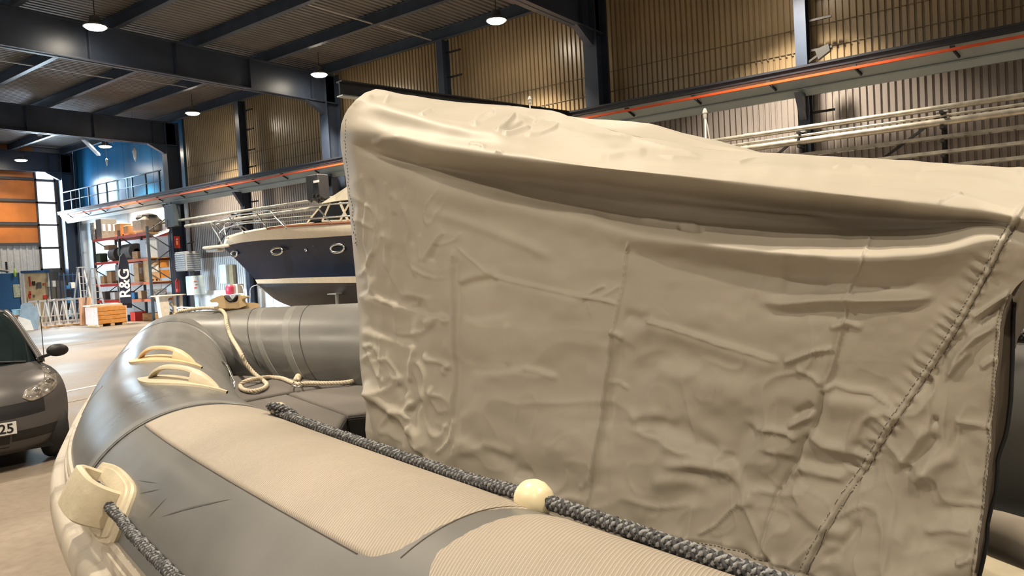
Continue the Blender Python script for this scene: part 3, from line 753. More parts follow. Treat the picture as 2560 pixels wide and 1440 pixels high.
# scuffs on the tube are worn marks of their own
M_scuff = mat('scuff_mark', (.075, .072, .07), .5)
sc_ = MB()
for (l0_, t0, l1_, t1, w) in ((2.95, 57, 3.16, 39, .005), (3.30, 47, 3.42, 43, .004), (3.26, 46, 3.35, 40, .003), (3.20, 45, 3.22, 36, .002)):
    sc_.grid([[surf(l0_ + (l1_ - l0_) * q - w * math.sin(PI * q), t0 + (t1 - t0) * q, .0006), surf(l0_ + (l1_ - l0_) * q + w * math.sin(PI * q) + .0005, t0 + (t1 - t0) * q, .0006)] for q in np.linspace(0, 1, 9)])
sc_.build('scuff_marks', M_scuff, boat)
# cradle blocks carrying the hull
for k, a in enumerate((-.6, 2.2)):
    cr_ = thing('boat_cradle', 'timber cradle block under the %s of the inflatable boat' % ('stern' if k == 0 else 'middle'), 'cradle', (*bw(a, sc, 0)[:2], 0))
    cxy = bw(a, sc, 0); rz_ = -math.atan2(BA[0], BA[1])
    MB().box((cxy[0], cxy[1], .08), (1.6, .2, .16), rz=rz_).build('bearer', M_wood, cr_)
    for q in (-.45, .45):
        c_ = bw(a, sc + q, 0); MB().box((c_[0], c_[1], .22), (.2, .2, .20), rz=rz_).build('block', M_wood, cr_)
# ================================================================= THE COVER OVER THE CONSOLE
def poly(pts):
    xs = np.array([p[0] for p in pts], float); ys = np.array([p[1] for p in pts], float)
    h = np.diff(xs); dl = np.diff(ys) / h; m = np.zeros(len(xs)); m[0] = dl[0]; m[-1] = dl[-1]
    for i in range(1, len(xs) - 1): m[i] = (dl[i - 1] * h[i] + dl[i] * h[i - 1]) / (h[i] + h[i - 1])
    def f(x):
        x = np.clip(np.asarray(x, float), xs[0], xs[-1]); i = np.clip(np.searchsorted(xs, x) - 1, 0, len(h) - 1); t = (x - xs[i]) / h[i]
        return (2 * t**3 - 3 * t**2 + 1) * ys[i] + (t**3 - 2 * t**2 + t) * h[i] * m[i] + (-2 * t**3 + 3 * t**2) * ys[i + 1] + (t**3 - t**2) * h[i] * m[i + 1]
    return f
# rows: xL, xR, height curve, lateral position curve
ROWS = [
 (940, 2640, [(940, 222), (1010, 236), (1080, 247), (1150, 257), (1220, 262), (1262, 266), (1290, 267), (1330, 272), (1385, 279), (1420, 290), (1500, 316), (1560, 333), (1650, 352), (1720, 365), (1780, 374), (1860, 380), (1960, 384), (2160, 392), (2350, 404), (2480, 411), (2560, 419), (2640, 430)], [(940, 1.34), (1330, 1.46), (1780, 1.56), (2640, 1.66)]),
 (889, 2640, [(889, 250), (974, 270), (1075, 292), (1176, 305), (1277, 320), (1411, 340), (1546, 368), (1700, 394), (1975, 415), (2350, 444), (2519, 462), (2640, 478)], [(889, 1.155), (1100, 1.165), (1330, 1.21), (1780, 1.30), (2640, 1.38)]),
 (861, 2640, [(861, 288), (900, 293), (974, 314), (1075, 334), (1176, 351), (1277, 365), (1411, 388), (1546, 408), (1700, 425), (1975, 447), (2350, 489), (2519, 518), (2640, 545)], [(861, 1.115), (1330, 1.105), (2640, 1.10)]),
 (852, 2640, [(852, 322), (900, 332), (974, 345), (1075, 370), (1176, 386), (1300, 402), (1500, 424), (1700, 445), (1975, 480), (2350, 520), (2519, 540), (2640, 566)], [(852, 1.09), (1100, 1.075), (2350, 1.075), (2640, 1.085)]),
 (851, 2640, [(851, 352), (941, 380), (1042, 405), (1176, 425), (1310, 442), (1478, 459), (1700, 490), (1975, 522), (2300, 548), (2500, 556), (2640, 582)], [(851, 1.10), (941, 1.13), (1176, 1.185), (1700, 1.195), (2300, 1.16), (2500, 1.10), (2640, 1.09)]),
 (853, 2640, [(853, 376), (941, 402), (1042, 432), (1176, 462), (1310, 490), (1478, 520), (1600, 542), (1800, 560), (2000, 570), (2200, 575), (2330, 570), (2430, 562), (2500, 566), (2640, 600)], [(853, 1.105), (1000, 1.135), (1300, 1.175), (1700, 1.185), (2000, 1.175), (2300, 1.155), (2450, 1.105), (2640, 1.095)]),
 (857, 2640, [(857, 400), (941, 425), (1176, 495), (1478, 556), (1600, 584), (1800, 612), (2000, 632), (2200, 638), (2350, 626), (2500, 602), (2640, 644)], [(857, 1.11), (1176, 1.15), (1478, 1.13), (1700, 1.075), (2000, 1.035), (2300, 1.045), (2500, 1.07), (2640, 1.09)]),
 (865, 2528, [(865, 452), (941, 480), (1176, 550), (1478, 615), (1800, 676), (2200, 716), (2400, 730), (2528, 737)], [(865, 1.12), (1176, 1.145), (1800, 1.10), (2200, 1.075), (2400, 1.085), (2528, 1.10)]),
 (890, 2496, [(890, 700), (1478, 780), (2200, 925), (2496, 950)], [(890, 1.12), (1478, 1.125), (2000, 1.09), (2496, 1.10)]),
 (905, 2468, [(905, 955), (1478, 1060), (2200, 1220), (2468, 1270)], [(905, 1.11), (1478, 1.12), (2468, 1.125)]),
 (921, 2436, [(921, 1138), (1142, 1228), (1470, 1326), (1640, 1362), (1760, 1382), (1850, 1402), (1930, 1432), (2050, 1475), (2200, 1510), (2436, 1540)], [(921, 1.105), (1478, 1.10), (2436, 1.11)]),
]
NV = [26, 30, 14, 14, 14, 18, 26, 56, 56, 46]
NU = 560
# left outline of the cover between its guide rows
LEFT = np.array([(940, 222), (912, 232), (889, 250), (870, 272), (861, 288), (853, 310), (851, 330), (851, 352), (853, 376), (857, 400), (865, 452), (874, 530), (884, 640), (890, 700), (898, 800), (899, 900), (905, 955), (915, 1030), (913, 1075), (921, 1138)], float)
SLIT = np.array([(737, 2528), (774, 2514), (820, 2505), (865, 2503), (957, 2495), (1000, 2492), (1070, 2482), (1100, 2485), (1214, 2471), (1269, 2467), (1351, 2456), (1434, 2440), (1540, 2420)], float)
us = np.linspace(0, 1, NU)
KP = []
for (xl, xr, yc_, sc_c) in ROWS:
    xs_ = xl + (xr - xl) * us; KP.append((xs_, poly(yc_)(xs_), poly(sc_c)(xs_)))
KP = np.array(KP)            # rows, (x,y,s), NU
def crv(K, seg, n):
    i = seg; P0 = K[max(i - 1, 0)]; P1 = K[i]; P2 = K[i + 1]; P3 = K[min(i + 2, len(K) - 1)]
    def tan(a, b, c):      # monotone-ish tangent
        return (c - a) * .5
    m1 = (P2 - P0) * .5; m2 = (P3 - P1) * .5
    lim = 1.6 * np.abs(P2 - P1) + 1e-6
    m1 = np.clip(m1, -lim, lim); m2 = np.clip(m2, -lim, lim)
    out_ = []
    for t in np.linspace(0, 1, n, endpoint=False):
        out_.append((2 * t**3 - 3 * t**2 + 1) * P1 + (t**3 - 2 * t**2 + t) * m1 + (-2 * t**3 + 3 * t**2) * P2 + (t**3 - t**2) * m2)
    return out_
GR = []
for sgm in range(len(NV)): GR += crv(KP, sgm, NV[sgm])
GR.append(KP[-1]); GR = np.array(GR)          # NVt,3,NU
PX, PY, PS = GR[:, 0, :], GR[:, 1, :], GR[:, 2, :]
NVt = PX.shape[0]
# pull the left edge to the outline, the right edge to the slit
ytab = LEFT[:, 1]; lx = np.interp(PY[:, 0], ytab, LEFT[:, 0])
rx = np.where(PY[:, -1] > 737, np.interp(PY[:, -1], SLIT[:, 0], SLIT[:, 1]), PX[:, -1])
wl = np.clip(1 - us / .12, 0, 1) ** 2; wr = np.clip(1 - (1 - us) / .12, 0, 1) ** 2
PX = PX + (lx - PX[:, 0])[:, None] * wl + (rx - PX[:, -1])[:, None] * wr

# ---- folds, creases and puckers as real relief (metres, outward positive)
def seg_dist(X, Y, pl):
    best = np.full(X.shape, 1e9); side = np.zeros(X.shape); al = np.zeros(X.shape); acc = 0; tot = sum(math.hypot(pl[i + 1][0] - pl[i][0], pl[i + 1][1] - pl[i][1]) for i in range(len(pl) - 1))
    for i in range(len(pl) - 1):
        ax, ay = pl[i]; bx, by = pl[i + 1]; dx, dy = bx - ax, by - ay; L2 = dx * dx + dy * dy; L = math.sqrt(L2)
        t = np.clip(((X - ax) * dx + (Y - ay) * dy) / L2, 0, 1); ex, ey = X - ax - t * dx, Y - ay - t * dy
        d = np.hypot(ex, ey); sd = np.sign(dx * ey - dy * ex); m = d < best
        best = np.where(m, d, best); side = np.where(m, sd, side); al = np.where(m, (acc + t * L) / tot, al); acc += L
    return best, side, al
def _hash(ix, iy, k): 
    h = np.sin(ix * 127.1 + iy * 311.7 + k * 74.7) * 43758.5453; return h - np.floor(h)
def vnoise(x, y, k=0):
    ix, iy = np.floor(x), np.floor(y); fx, fy = x - ix, y - iy; fx = fx * fx * (3 - 2 * fx); fy = fy * fy * (3 - 2 * fy)
    return (_hash(ix, iy, k) * (1 - fx) * (1 - fy) + _hash(ix + 1, iy, k) * fx * (1 - fy) + _hash(ix, iy + 1, k) * (1 - fx) * fy + _hash(ix + 1, iy + 1, k) * fx * fy) * 2 - 1
def worley(x, y, k=0):
    ix, iy = np.floor(x), np.floor(y); d1 = np.full(x.shape, 9.); d2 = np.full(x.shape, 9.)
    hv = np.zeros(x.shape); gx_ = np.zeros(x.shape)
    for i in (-1, 0, 1):
        for j_ in (-1, 0, 1):
            cx, cy = ix + i, iy + j_; px_, py_ = cx + _hash(cx, cy, k), cy + _hash(cx, cy, k + 5)
            ddx, ddy = x - px_, y - py_; d = np.hypot(ddx, ddy); m = d < d1
            tilt = (_hash(cx, cy, k + 9) - .5) * ddx + (_hash(cx, cy, k + 13) - .5) * ddy + (_hash(cx, cy, k + 17) - .5) * .5
            gx_ = np.where(m, tilt, gx_); d2 = np.where(m, d1, np.minimum(d2, d)); d1 = np.where(m, d, d1)
    return gx_, d2 - d1
Dp = np.zeros(PX.shape)
def fold(pl, w, amp, kind='ridge', fade=.18):
    if kind == 'crease': w, amp = w * .55, amp * .8
    if kind == 'step': amp *= .75
    if max(p[1] for p in pl) < 425: amp *= 1.15 if kind == 'ridge' else 1.6
    """w in frame pixels at the cloth, amp in mm"""
    global Dp
    x0, x1 = min(p[0] for p in pl) - 5 * w, max(p[0] for p in pl) + 5 * w; y0, y1 = min(p[1] for p in pl) - 5 * w, max(p[1] for p in pl) + 5 * w
    m = (PX > x0) & (PX < x1) & (PY > y0) & (PY < y1)
    if not m.any(): return
    d, sd, al = seg_dist(PX[m], PY[m], pl); f = np.clip(al / fade, 0, 1) * np.clip((1 - al) / fade, 0, 1); f = f * f * (3 - 2 * f) if fade > 0 else 1
    if kind == 'ridge': v = np.exp(-(d / w) ** 2)
    elif kind == 'crease': v = np.exp(-d / w)
    elif kind == 'step': v = np.tanh(sd * d / w) * np.exp(-(d / (3.2 * w)) ** 2)
    elif kind == 'tent': v = np.clip(1 - d / w, 0, 1)
    Dp[m] += amp * .001 * f * v
F = fold
# upper part of the cover
F([(905, 262), (960, 278), (1080, 310), (1180, 335), (1300, 345)], 14, 7)
F([(880, 262), (905, 250), (935, 240)], 7, 5); F([(975, 236), (962, 262)], 5, 5, 'crease')
F([(1050, 292), (1070, 278), (1088, 275)], 5, 5); F([(1267, 284), (1340, 300), (1411, 321), (1500, 338), (1579, 348), (1660, 372), (1760, 392)], 6, 7, 'crease', .08)
F([(1240, 336), (1275, 300), (1290, 284)], 7, 9); F([(1262, 334), (1310, 305), (1350, 300)], 6, -8, 'ridge'); F([(1256, 340), (1330, 318)], 5, 8); F([(1310, 338), (1350, 335), (1400, 315)], 5, 6)
F([(1180, 318), (1200, 296), (1240, 275)], 8, 6); F([(1075, 410), (1020, 395), (930, 370)], 6, 5)
F([(925, 352), (940, 356), (960, 346), (1000, 345)], 7, 5); F([(1170, 362), (1200, 365), (1215, 372)], 4, 5, 'crease'); F([(1240, 380), (1260, 382)], 4, 4, 'crease')
F([(1640, 385), (1680, 395), (1750, 398), (1850, 408), (1900, 390)], 5, 6, 'crease'); F([(2080, 420), (2130, 412), (2180, 425)], 5, 5); F([(2285, 435), (2400, 425), (2560, 418)], 8, 9, 'step', .1)
F([(2120, 430), (2200, 428), (2300, 440), (2560, 470)], 12, 6); F([(2340, 510), (2370, 500), (2410, 490)], 5, 6, 'crease'); F([(1800, 420), (2000, 432), (2300, 470), (2560, 540)], 14, 5)
F([(1500, 395), (1560, 380), (1620, 378)], 9, 4)
# long soft waves on the side
F([(1020, 455), (1200, 500), (1400, 545), (1560, 575)], 26, 8); F([(1560, 500), (1750, 520), (1960, 545), (2100, 552)], 9, 7)
F([(1050, 530), (1130, 545), (1230, 580), (1330, 620), (1400, 660)], 14, 6)
F([(1600, 548), (1640, 552), (1730, 560), (1755, 572)], 7, 6, 'crease'); F([(1690, 566), (1735, 577), (1765, 575)], 6, -6)
F([(1880, 752), (1960, 760), (2050, 748), (2120, 744), (2250, 742), (2345, 740)], 15, 13); F([(2120, 746), (2345, 742)], 9, 6)
F([(1880, 775), (2000, 782), (2200, 778)], 20, -6)
F([(1950, 690), (2080, 700)], 40, -6)
# the sharp diagonal fold and its branches
F([(1600, 795), (1635, 806), (1770, 850), (1870, 880), (1955, 908)], 14, 14, 'crease', .08); F([(1600, 800), (1770, 856), (1955, 914)], 11, 9, 'step', .1)
F([(1955, 908), (2010, 888), (2045, 876), (2088, 872)], 9, 12, 'crease', .1); F([(1985, 918), (2040, 945), (2060, 968)], 9, 9, 'crease'); F([(1640, 860), (1900, 935)], 40, -7)
F([(2058, 975), (2085, 965), (2140, 978), (2178, 984), (2230, 1015), (2262, 1045)], 12, 13, 'crease', .08); F([(2065, 988), (2178, 996), (2250, 1045)], 16, 11, 'step', .1)
F([(2070, 820), (2120, 808), (2160, 822)], 9, 5); F([(2130, 700), (2122, 745), (2110, 800), (2090, 870), (2078, 920), (2060, 965)], 5, 7, 'crease', .05)
F([(2178, 590), (2160, 640), (2145, 680), (2130, 710)], 5, 5, 'crease', .1); F([(2104, 800), (2085, 880), (2058, 972)], 8, 6, 'step', .1)
F([(2058, 972), (2050, 1030), (2032, 1075), (2005, 1110), (1996, 1150), (1975, 1180), (1955, 1215), (1940, 1240)], 11, -14, 'crease', .05); F([(2010, 1095), (2035, 1085), (2065, 1110), (2100, 1118), (2180, 1160)], 12, 11, 'ridge')
F([(1890, 1065), (1940, 1068), (1975, 1078), (2003, 1100)], 10, 13, 'crease', .12); F([(1890, 1060), (1870, 1090), (1840, 1140), (1820, 1160)], 24, -10); F([(1970, 1065), (2010, 1045), (2040, 1035)], 8, 10, 'ridge'); F([(1985, 1040), (2040, 1010)], 12, -8)
F([(1975, 1200), (2000, 1165), (2060, 1185), (2130, 1195)], 14, 13); F([(1950, 1215), (1925, 1290), (1910, 1350), (1905, 1392)], 7, -9, 'crease', .06); F([(1985, 1210), (2005, 1262)], 6, 6, 'crease'); F([(1630, 1040), (1700, 1075), (1760, 1110), (1810, 1140)], 24, -13)
F([(1560, 1050), (1635, 1035), (1700, 1060)], 16, 7); F([(1640, 1110), (1720, 1130), (1820, 1150)], 16, 7); F([(1650, 1165), (1740, 1160), (1830, 1180), (1870, 1230)], 14, 11); F([(1620, 1210), (1700, 1200), (1780, 1220)], 18, 7)
F([(1870, 1235), (1880, 1255), (1845, 1265)], 10, 6); F([(1740, 1340), (1785, 1315), (1820, 1280), (1860, 1250)], 6, 10, 'crease', .1); F([(1600, 1290), (1720, 1330)], 30, -6)
F([(1715, 1340), (1722, 1358)], 6, 5); F([(2260, 1190), (2300, 1140), (2350, 1080)], 16, -9); F([(2280, 1210), (2330, 1160), (2400, 1140)], 22, 10); F([(2385, 1050), (2450, 1062), (2482, 1070)], 8, 9, 'crease', .1)
F([(2330, 1048), (2350, 1052)], 10, -8); F([(2320, 1060), (2290, 1110), (2240, 1170)], 14, 8); F([(2370, 930), (2400, 880), (2440, 840), (2500, 810)], 9, 12); F([(2430, 795), (2470, 768), (2525, 730)], 6, 12, 'crease', .08); F([(2440, 812), (2480, 785), (2520, 745)], 6, -9)
F([(2365, 945), (2390, 915), (2430, 870)], 8, 10, 'ridge'); F([(2340, 900), (2380, 860), (2420, 830)], 10, -8); F([(2450, 920), (2480, 900), (2500, 895)], 7, 6); F([(2300, 980), (2340, 930), (2370, 880)], 12, -7)
F([(2300, 1330), (2380, 1320), (2440, 1330)], 10, 7); F([(2250, 1350), (2350, 1360), (2440, 1400)], 30, -9); F([(2390, 1410), (2430, 1395)], 8, 9)
F([(2140, 1340), (2060, 1320), (1990, 1250)], 20, 7); F([(2050, 1400), (2100, 1380), (2160, 1300)], 14, -7)
# middle: two hanging vertical creases and the zig-zag fold between them
F([(1135, 622), (1130, 660), (1126, 700), (1129, 760), (1132, 830), (1134, 900), (1134, 960), (1130, 1000), (1136, 1060), (1132, 1100), (1118, 1118), (1096, 1136)], 5, 10, 'crease', .03); F([(1141, 640), (1138, 1060)], 9, -6, 'ridge', .05); F([(1141, 1110), (1140, 1160), (1140, 1196)], 4, 6, 'crease', .1)
F([(1131, 700), (1136, 1050)], 9, 5, 'step', .1)
F([(1140, 713), (1180, 700), (1225, 692), (1255, 700)], 6, -7, 'step', .1); F([(1140, 615), (1180, 650), (1228, 690)], 5, 5, 'crease'); F([(1228, 690), (1300, 708), (1380, 725), (1460, 744), (1500, 748), (1550, 762)], 7, 9, 'crease', .06); F([(1228, 696), (1460, 750)], 10, 6, 'step', .1)
F([(1463, 748), (1480, 730), (1512, 714)], 5, 9, 'crease', .08); F([(1470, 750), (1478, 790)], 4, 4, 'crease'); F([(1500, 745), (1530, 728), (1552, 712)], 5, 6, 'crease')
F([(1572, 600), (1562, 680), (1552, 740), (1540, 800), (1525, 860), (1515, 930), (1505, 1000), (1497, 1080), (1490, 1150), (1480, 1210), (1472, 1265)], 4.5, 10, 'crease', .03); F([(1532, 850), (1506, 1080), (1480, 1230)], 11, 7, 'step', .06); F([(1545, 860), (1520, 1000), (1500, 1150)], 18, -6)
F([(1525, 828), (1550, 838), (1560, 850)], 8, 6); F([(1512, 955), (1545, 960), (1570, 975)], 7, 8, 'crease'); F([(1555, 790), (1630, 802)], 16, -8)
F([(1160, 925), (1200, 932), (1300, 925), (1360, 935), (1400, 952)], 9, 7, 'step', .15); F([(1300, 918), (1350, 928), (1395, 948)], 7, 6); F([(1270, 800), (1268, 860), (1272, 925)], 9, 5); F([(1140, 1085), (1200, 1120), (1260, 1165), (1330, 1210), (1400, 1230)], 14, 9, 'step', .1)
F([(1200, 1110), (1240, 1120), (1290, 1140)], 12, 6); F([(1280, 1180), (1330, 1185)], 14, -6); F([(1450, 1215), (1462, 1222)], 8, 4)
F([(1140, 803), (1195, 800), (1290, 785)], 9, 4, 'step', .2); F([(1630, 920), (1700, 940), (1760, 930)], 20, 7); F([(1600, 900), (1580, 1000), (1600, 1080)], 28, -6); F([(1660, 770), (1560, 870)], 24, 5)
# front left: tight vertical crumples
F([(903, 460), (905, 500), (900, 560), (897, 620), (905, 660), (925, 690)], 6, -9); F([(918, 500), (916, 560), (905, 620)], 6, 7)
F([(903, 430), (915, 470), (930, 520), (942, 570), (936, 620), (915, 660), (905, 690)], 5, 10, 'crease', .06); F([(928, 440), (940, 530), (945, 600)], 8, -6)
F([(965, 450), (966, 540), (970, 620), (974, 682)], 3.5, 8, 'crease', .06); F([(955, 530), (965, 600), (972, 680)], 8, 6); F([(975, 480), (990, 500), (985, 540)], 8, 5)
F([(1058, 655), (1085, 612), (1112, 577)], 6, 10, 'crease', .08); F([(1052, 660), (1047, 620), (1052, 580)], 5, 7, 'crease'); F([(1100, 614), (1140, 600), (1155, 578)], 5, 6, 'crease'); F([(1030, 600), (1035, 650), (1040, 700)], 6, 6); F([(1078, 655), (1095, 610)], 8, -5)
F([(898, 732), (925, 742), (985, 760), (1040, 778), (1090, 795), (1130, 802)], 9, 9, 'step', .06); F([(920, 740), (1030, 776), (1128, 804)], 6, 7, 'crease', .08); F([(1018, 765), (1045, 760), (1048, 745)], 4, 7, 'crease', .1); F([(1060, 815), (1100, 790), (1128, 808)], 8, 6)
F([(902, 820), (930, 832), (957, 838), (1000, 850), (1050, 870)], 6, 8, 'step', .08); F([(955, 838), (955, 880), (950, 948)], 4.5, 8, 'crease', .06); F([(915, 865), (935, 920), (950, 948)], 4.5, 7, 'crease', .06); F([(905, 868), (930, 862)], 6, 7); F([(925, 870), (940, 900)], 9, -6)
F([(905, 955), (930, 985), (965, 1015), (1010, 1045), (1050, 1090), (1062, 1120), (1072, 1132)], 12, 14, 'ridge', .08); F([(920, 1000), (970, 1050), (1040, 1120)], 18, -8); F([(1040, 1000), (1020, 1030), (1035, 1055)], 8, 10); F([(1030, 1040), (1045, 1015), (1065, 1000)], 6, -8)
F([(1040, 870), (1030, 910), (1030, 960)], 6, 8); F([(1060, 880), (1070, 900), (1100, 905), (1132, 918)], 6, 7); F([(1085, 960), (1082, 1000), (1100, 1030), (1130, 1025)], 6, 8, 'crease'); F([(950, 960), (980, 940), (1010, 960)], 12, 7); F([(990, 950), (1020, 990)], 10, -7)
F([(1130, 915), (1110, 925), (1115, 940)], 6, 6); F([(1090, 1055), (1128, 1068)], 6, 6, 'crease'); F([(940, 1105), (980, 1095), (1020, 1130)], 22, 7); F([(1060, 1150), (1110, 1180)], 14, 5)
# elastic hem
HEM = ROWS[-1][2]; hemf = poly([(x, y - 22) for x, y in HEM])
m = (PY > 1100) & (PX > 1150)
dh = PY - hemf(PX); Dp += np.where(m, -.004 * np.exp(-(dh / 4.5) ** 2), 0)
Dp += np.where(m & (PX > 1800), .006 * np.sin(PX / 9.0 + 1.5 * np.sin(PX / 31.)) * np.exp(-((dh - 4) / 22) ** 2), 0)
# the long diagonal seam with its gathered cloth
SEAM = [(2560, 530), (2538, 566), (2514, 606), (2489, 655), (2471, 691), (2453, 722), (2431, 762), (2413, 795), (2364, 875), (2300, 970), (2237, 1064), (2181, 1150), (2125, 1236), (2067, 1340), (2010, 1440), (1980, 1500)]
d, sd, al = seg_dist(PX, PY, SEAM)
L_seam = sum(math.hypot(SEAM[i + 1][0] - SEAM[i][0], SEAM[i + 1][1] - SEAM[i][1]) for i in range(len(SEAM) - 1))
ph = al * L_seam
left = PX < np.interp(PY, [p[1] for p in SEAM], [p[0] for p in SEAM])
wgt = np.clip((PY - 600) / 60, 0, 1) * np.clip((1240 - PY) / 80, 0, 1)
Dp += np.where(left, .0045 * wgt * np.sin(ph * 2 * PI / 28 + 1.3 * np.sin(ph / 55.)) * (.6 + .4 * np.sin(ph / 23.)) * np.exp(-((d - 22) / 26) ** 2), .002 * wgt * np.sin(ph * 2 * PI / 31) * np.exp(-(d / 14) ** 2))
Dp += -.0028 * np.exp(-(d / 4) ** 2) - .0014 * np.exp(-((d - 19) / 3.5) ** 2) * left
Dp += .004 * np.exp(-((d - 9) / 8) ** 2) * left
# hem of the slit
ds = np.interp(PY, SLIT[:, 0], SLIT[:, 1]) - PX; ms = PY > 745
Dp += np.where(ms, -.003 * np.exp(-((ds - 13) / 2.5) ** 2) + .002 * np.exp(-((ds - 6) / 5) ** 2), 0)
# fine crumpling, stronger low down and at the front
side = np.clip((PY - np.interp(PX, [850, 1478, 2500], [430, 620, 660])) / 120, 0, 1)
frontw = np.clip((1135 - PX) / 60, 0, 1) * np.clip((PY - 430) / 100, 0, 1); low = np.clip((PY - 830) / 250, 0, 1)
wx, wy = PX + 40 * vnoise(PX / 110, PY / 110, 21), PY + 40 * vnoise(PX / 110, PY / 110, 22)
def ridged(x, y, k): return 1 - 2 * np.abs(vnoise(x, y, k))
Dp += side * (.003 + .009 * low) * vnoise(wx / 120, wy / 105, 11) + side * (.0016 + .004 * low) * np.maximum(0, ridged(wx / 150, wy / 120, 12)) ** 4
Dp += (frontw * .006 + low * side * .0018) * np.maximum(0, ridged(wx / 44, wy / 60, 13)) ** 3 + low * side * .0018 * vnoise(wx / 42, wy / 36, 14)
Dp += .0030 * vnoise(PX / 150, PY / 70, 4) * side + .0012 * vnoise(PX / 40, PY / 26, 5) + .0022 * vnoise(PX / 190, PY / 50, 6)
Dp += frontw * .004 * vnoise(PX / 16, PY / 60, 8)
edge = np.minimum(np.clip(us / .01, 0, 1), 1); Dp = Dp * edge[None, :]

# to boat coordinates: point on the sight line at lateral position s, then pushed out along the cloth normal
BMF, BMR, BMU = BM @ FW, BM @ RT, BM @ UP
def cloth(PX, PY, PS):
    c = BMF[:, None, None] + BMR[:, None, None] * ((PX - 1280) / FPX) - BMU[:, None, None] * ((PY - 720) / FPX)
    return c * (PS / c[1])
# round the front corner: lateral position runs back close to the left edge
rnd = np.clip(1 - us / .022, 0, 1)
PSr = PS + (rnd ** 2 * .05)[None, :]
CP = cloth(PX, PY, PSr)
du = np.gradient(CP, axis=2); dv = np.gradient(CP, axis=1); NM = np.cross(du, dv, axis=0); NM /= np.linalg.norm(NM, axis=0) + 1e-12
NM = np.where(NM[1] > 0, -NM, NM)
for _ in range(6):
    NM[:, 1:-1, 1:-1] = (NM[:, :-2, 1:-1] + NM[:, 2:, 1:-1] + NM[:, 1:-1, :-2] + NM[:, 1:-1, 2:]) / 4
NM /= np.linalg.norm(NM, axis=0) + 1e-12
CP = CP + NM * Dp
WP = EYE[:, None, None] + BA[:, None, None] * CP[0] + BS[:, None, None] * CP[1] + BZ[:, None, None] * CP[2]   # world, 3 x NV x NU

def cover_mat():
    m = bpy.data.materials.new('grey_beige_cover_cloth'); m.use_nodes = True; nt = m.node_tree; p = nt.nodes['Principled BSDF']
    p.inputs['Roughness'].default_value = .54; p.inputs['Specular IOR Level'].default_value = .45
    tc = nt.nodes.new('ShaderNodeTexCoord'); n1 = nt.nodes.new('ShaderNodeTexNoise'); n1.inputs['Scale'].default_value = 5; n1.inputs['Detail'].default_value = 5
    nt.links.new(tc.outputs['Object'], n1.inputs['Vector']); cr = nt.nodes.new('ShaderNodeValToRGB'); nt.links.new(n1.outputs['Fac'], cr.inputs[0])
    cr.color_ramp.elements[0].position = .3; cr.color_ramp.elements[1].position = .72
    cr.color_ramp.elements[0].color = (.385, .35, .29, 1); cr.color_ramp.elements[1].color = (.45, .41, .345, 1)
    nt.links.new(cr.outputs[0], p.inputs['Base Color'])
    n2 = nt.nodes.new('ShaderNodeTexNoise'); n2.inputs['Scale'].default_value = 900; nt.links.new(tc.outputs['Object'], n2.inputs['Vector'])
    b = nt.nodes.new('ShaderNodeBump'); b.inputs['Strength'].default_value = .12; b.inputs['Distance'].default_value = .0006
    nt.links.new(n2.outputs['Fac'], b.inputs['Height']); nt.links.new(b.outputs[0], p.inputs['Normal']); return m
M_cover = cover_mat()
M_lining = mat('dark_brown_lining', (.085, .065, .045), .8)
cover = thing('boat_cover', 'large grey-beige fabric cover draped over the console of the inflatable boat', 'boat cover', tuple(bw(1.2, sc, -.9)))
nv_, nu_ = NVt, NU
verts = np.moveaxis(WP, 0, -1).reshape(-1, 3)
idx = np.arange(nv_ * nu_).reshape(nv_, nu_)
faces = np.stack([idx[:-1, :-1], idx[:-1, 1:], idx[1:, 1:], idx[1:, :-1]], -1).reshape(-1, 4)
me = bpy.data.meshes.new('cover_cloth'); me.from_pydata(verts.tolist(), [], faces.tolist()); me.shade_smooth(); me.materials.append(M_cover)
cc_ = bpy.data.objects.new('cover_cloth', me); COL.objects.link(cc_); cc_.parent = cover; cc_.matrix_parent_inverse = origin_of(cover).inverted()
# front face and far side close the cover behind the visible side
def mirror(P): return np.array([P[0], 2 * sc - P[1], P[2] + (P[1] - sc) * 0 + .0])
colL = CP[:, ::4, 0]; far = np.array([mirror(colL[:, i]) for i in range(colL.shape[1])]).T
rows = []
for t in np.linspace(0, 1, 26):
    q = colL * (1 - t) + far * t; q = q.copy(); q[0] += .10 * math.sin(PI * t) - .012 * min(1, t * 12); q[2] += .01 * math.sin(PI * t)
    rows.append([bwv(q[:, i]) for i in range(q.shape[1])])
MB().grid(rows).build('cover_front', M_cover, cover, smooth=True)
rows = []
rid = CP[:, 0, ::10]
for t in np.linspace(0, 1, 14):
    m_ = np.array([mirror(rid[:, i]) for i in range(rid.shape[1])]).T; q = rid * (1 - t) + m_ * t; q[2] -= .03 * math.sin(PI * t)
    rows.append([bwv(q[:, i]) for i in range(q.shape[1])])
MB().grid(rows).build('cover_roof', M_cover, cover, smooth=True)
rows = []
for jv in range(0, nv_, 8):
    q = np.array([mirror(CP[:, jv, i]) for i in range(0, 330, 10)]); rows.append([bwv(p) for p in q])
MB().grid(rows).build('cover_far_side', M_cover, cover, smooth=True)
rows = [[bwv(mirror(CP[:, jv, i])) for i in range(320, nu_, 10)] for jv in range(0, 96, 8)]
MB().grid(rows).build('cover_far_eave', M_cover, cover, smooth=True)

def onc(px, py, off=.0015):
    k = np.argmin((PX - px) ** 2 + (PY - py) ** 2); i, jx = divmod(k, nu_)
    q = CP[:, i, jx] + NM[:, i, jx] * off; return bwv(q)
